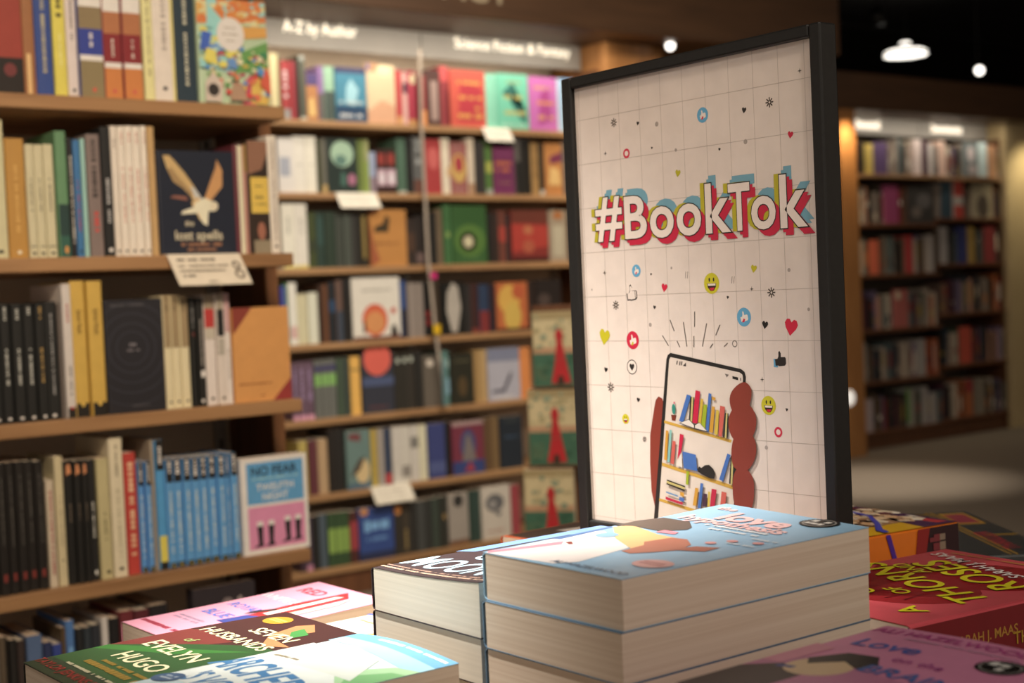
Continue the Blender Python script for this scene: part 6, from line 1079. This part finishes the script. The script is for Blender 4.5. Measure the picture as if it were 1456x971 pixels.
# 4 green dress cover
EV = [('p', '3a1818', [(0, .45), (1, .45), (1, 1), (0, 1)]), ('p', '6a2824', [(.0, .3), (.35, .4), (.5, .62), (.1, .64), (0, .6)]), ('p', '1e4a20', [(0, .08), (1, .05), (1, .66), (.7, .66), (.4, .52), (0, .30)]), ('p', '2c6a28', [(0, .24), (.5, .40), (.8, .6), (.5, .48), (0, .3)]), ('p', '16301a', [(0, 0), (1, 0), (1, .12), (0, .1)]),
      ('p', 'b07850', [(.45, .96), (.62, .9), (.6, .74), (.85, .72), (.7, .66), (.5, .76), (.4, .9)]), ('p', '3c8040', [(.5, .9), (.66, .86), (.66, .78), (.52, .84)]),
      ('e', .187, .90, .10, .055, 'b08428'), ('l', .11, .27, .91, .014, 'd8b860'), ('l', .12, .26, .89, .014, 'd8b860'),
      ('t', .52, .77, .155, 'SEVEN', 'd8d0a8', 0), ('t', .44, .65, .145, 'HUSBANDS', 'd8d0a8', 0), ('t', .28, .53, .10, 'of', '98a868', 0), ('t', .45, .42, .18, 'EVELYN', 'd8d0a8', 0), ('t', .52, .28, .18, 'HUGO', 'd8d0a8', 0),
      ('l', .2, .9, .16, .03, '8a7028'), ('l', .3, .9, .20, .02, '8a7028'), ('t', .45, .055, .09, 'TAYLOR JENKINS REID', '8a2420', 0), ('l', .2, .95, .105, .015, 'b8b090')]
stack(.316, .961, .767, .125, .2, .0260, 5, 0, False, '24221c', EV, 'dark green dress paperback reading EVELYN HUGO, leftmost stack on the table', 'leftmost stack of green dress paperbacks', lambda u, v: .0015 * math.sin(v / .2 * 3.14), seed=9,
      lower='one of the dark copies under the EVELYN HUGO paperback')
# 5 pink cover beyond
PK = [('l', .05, .85, .09, .03, '9a3048'), ('l', .12, .5, .25, .02, 'a890a8'), ('l', .12, .5, .22, .02, 'a890a8'), ('t', .30, .87, .17, 'RED', 'c04050', 0), ('t', .3, .70, .13, 'WHITE &', 'e8e0e8', 0), ('t', .32, .51, .13, 'ROYAL', '5878c8', 0), ('t', .33, .37, .15, 'BLUE', '5878c8', 0),
      ('p', '3c4890', [(.52, .3), (.66, .3), (.68, .46), (.56, .5)]), ('p', 'b82c30', [(.56, .44), (.74, .48), (.72, .9), (.56, .96), (.52, .7)]), ('p', 'e8d8d4', [(.6, .5), (.68, .5), (.66, .9), (.6, .88)]), ('p', '7a3020', [(.62, .26), (.95, .28), (.95, .5), (.72, .46)]), ('p', '3a2c2c', [(.5, .44), (.6, .56), (.56, .6), (.48, .5)]), ('p', 'e8c8b0', [(.74, .5), (.84, .52), (.84, .8), (.76, .9)])]
stack(.476, 1.187, .732, .125, .195, .0240, 4, 0, False, 'e4a0b8', PK, 'light pink paperback with two figures, farthest left on the table', 'far left stack of pink paperbacks', lambda u, v: .004 * (v / .2) ** 2, seed=11, spine_cover=None,
      lower='one of the copies under the light pink two figure paperback')
# 6 white and gold cover in the gap
WG = [('p', 'c89838', [(.2, .0), (1, 0), (1, .3), (.5, .25)]), ('p', '5060b0', [(0, .4), (1, .52), (1, .54), (0, .42)]), ('p', '5060b0', [(.0, .7), (1, .82), (1, .84), (0, .72)]), ('l', .1, .9, .33, .02, 'a89878'), ('l', .1, .9, .6, .02, 'b0a490'), ('l', .1, .9, .66, .02, 'b0a490')]
stack(.527, .992, .745, .125, .195, .0272, 4, 0, False, 'e8e0d4', WG, 'white and gold paperback between the pink and dark brown stacks', 'stack of white and gold paperbacks', None, seed=13,
      lower='one of the copies under the white and gold paperback')
# 7 orange edged cover by the poster foot
OR = [('r', .04, .03, .96, .97, '3a2a22'), ('p', 'e8e0d8', [(.2, .35), (.5, .4), (.6, .8), (.3, .75)]), ('p', 'b04028', [(.5, .1), (.8, .2), (.7, .4)])]
stack(.845, 1.125, .762, .12, .15, .0252, 5, 3, False, 'e07048', OR, 'orange bordered dark paperback just left of the poster foot', 'stack of orange bordered paperbacks', None, seed=15,
      lower='one of the copies under the orange bordered paperback')
# 8 red court book, spine towards the viewer
RD = [('e', .55, .62, .40, .22, '8c1c22'), ('e', .42, .30, .32, .20, '8c1c22'), ('p', '8c1c22', [(.3, .5), (.7, .7), (.95, .4), (.6, .2)])]
import itertools
r2 = random.Random(4)
for i in range(26):
    a = r2.uniform(0, 6.28); RD.append(('p', '70141a', [(.5 + .42 * math.cos(a), .45 + .33 * math.sin(a)), (.5 + .42 * math.cos(a + .03), .45 + .33 * math.sin(a + .03)), (.5 + .25 * math.cos(a + .2), .45 + .2 * math.sin(a + .2))]))
RT = -16
RD += [('t', .19, .85, .15, 'A', 'd8d020', RT, 1.2), ('t', .76, .715, .14, 'COURT', 'd8d020', RT), ('t', .48, .672, .11, 'OF', 'd8d020', RT), ('t', .55, .525, .235, 'THORNS', 'd8d020', RT), ('t', .77, .375, .11, 'AND', 'd8d020', RT),
       ('t', .50, .32, .25, 'ROSES', 'd8d020', RT), ('t', .62, .175, .10, 'SARAH J. MAAS', 'e4dcd8', RT), ('l', .12, .9, .06, .012, 'a89030')]
SPR = [('r', 0, 0, 1, 1, '781820'), ('t', .5, .68, .3, 'SARAH J. MAAS', 'b08038', -90), ('t', .66, .30, .38, 'A COURT OF', 'b0882c', -90), ('t', .30, .30, .38, 'THORNS AND ROSES', 'b0882c', -90)]
stack(.974, .547, .775, .165, .22, .0340, 4, -6, True, 'c04c54', RD, 'red paperback with yellow title A COURT OF THORNS AND ROSES', 'stack of red paperbacks with yellow titles', None, spine=SPR, seed=17, rough=.38,
      low='a8242c', lower='one of the copies under the red A COURT OF THORNS AND ROSES')
# 9 bright illustrated book with the blue ribbon line
r3 = random.Random(8); RB_ = [('p', 'e0b020', [(0, .2), (.22, .17), (.2, 1), (0, 1)]), ('p', 'a88060', [(.2, .1), (.9, 0), (.9, 1), (.2, 1)]), ('p', '4a2450', [(0, 0), (1, 0), (1, .05), (.3, .13), (.2, .18), (0, .2)]), ('p', 'c04858', [(.86, 0), (1, 0), (1, 1), (.86, 1)]), ('p', 'b8303c', [(.05, .02), (.2, .03), (.18, .09), (.05, .08)])]
RB_.append(('x', 240, .2, .02, .88, .66, .07, [(240, 228, 204), (224, 184, 144), (58, 36, 32), (232, 204, 168), (106, 48, 56), (244, 236, 224), (240, 224, 200)]))
RB_ += [('p', '4a4cc0', [(0, .40), (.09, .37), (.25, .27), (.46, .16), (.65, .13), (.9, .12), (.9, .14), (.65, .155), (.46, .185), (.25, .30), (.09, .41), (0, .43)])]
SPB = [('r', 0, 0, 1, .21, '2a1018'), ('p', '8a2020', [(0, .20), (1, .17), (1, .24), (0, .26)]), ('p', '4a2090', [(0, .36), (1, .40), (1, .425), (0, .385)]), ('l', .2, .9, .13, .05, '7a3038'), ('l', .2, .9, .10, .04, '8a7868'), ('l', .25, .9, .165, .03, '7a3038')]
stack(1.085, .765, .780, .155, .21, .0285, 5, -7, True, 'd8741c', RB_, 'orange spined book with a crowded bright cover crossed by a blue line', 'stack of orange spined picture cover books', None, spine=SPB, seed=19,
      lower='one of the copies under the orange spined bright cover book')
# 10 charcoal book with gold lines
GY = [('p', 'b89030', [(0, .24), (1, .24), (1, .255), (0, .255)]), ('p', 'b89030', [(0, .28), (1, .28), (1, .29), (0, .29)]), ('r', .68, .04, .96, .22, 'b89030'), ('r', .71, .06, .93, .20, '903048'), ('r', .4, .0, .42, .2, 'b89030'), ('t', .30, .20, .09, 'THRILLER', 'a83040', 0),
      ('t', .52, .62, .16, 'BROCA', 'c0a440', 0), ('l', .25, .8, .80, .03, 'b09838'), ('r', .1, .9, .9, .915, 'b89030'), ('r', .94, .3, .955, 1, 'b89030')]
stack(1.241, .761, .730, .26, .165, .0232, 4, -36, True, '34373a', GY, 'charcoal book with gold lines at the far right of the table', 'stack of charcoal books with gold lines', None, seed=21, rough=.4,
      lower='one of the copies under the charcoal book with gold lines')
# 11 pink cover front right
LB = [('p', 'c07898', [(0, .2), (1, .1), (1, .5), (0, .6)]), ('p', '2a2024', [(0, .18), (.3, .22), (.3, .44), (.12, .5), (0, .42)]), ('e', .27, .52, .14, .09, 'd8b890'), ('p', '1c1618', [(.14, .58), (.2, .53), (.3, .6), (.40, .56), (.44, .62), (.36, .69), (.22, .68)]), ('p', 'd88ca0', [(0, .5), (.1, .5), (.12, .7), (0, .72)]), ('p', '3c4a8c', [(.12, .46), (.2, .47), (.2, .49), (.12, .48)]),
      ('p', '2a6a80', [(0, .05), (.1, .08), (.1, .18), (0, .16)]), ('t', .42, .945, .095, 'ALI HAZELWOOD', 'b03c80', 0), ('t', .28, .80, .17, 'Love', '5060a8', 0), ('t', .54, .70, .09, 'on the', 'b05090', 0), ('t', .62, .585, .15, 'BRAIN', '4868a8', 0), ('l', .25, .8, .89, .012, 'c090a8')] + EMB(.79, .81, .10, .64)
stack(.46, .521, .800, .13, .204, .0273, 6, 0, False, 'd888a8', LB, 'pink paperback with a black haired woman, front right of the table', 'front right stack of pink paperbacks', lambda u, v: -.0 + .0015 * math.sin(u / .13 * 3.14), seed=23,
      lower='one of the copies under the pink black haired woman paperback')
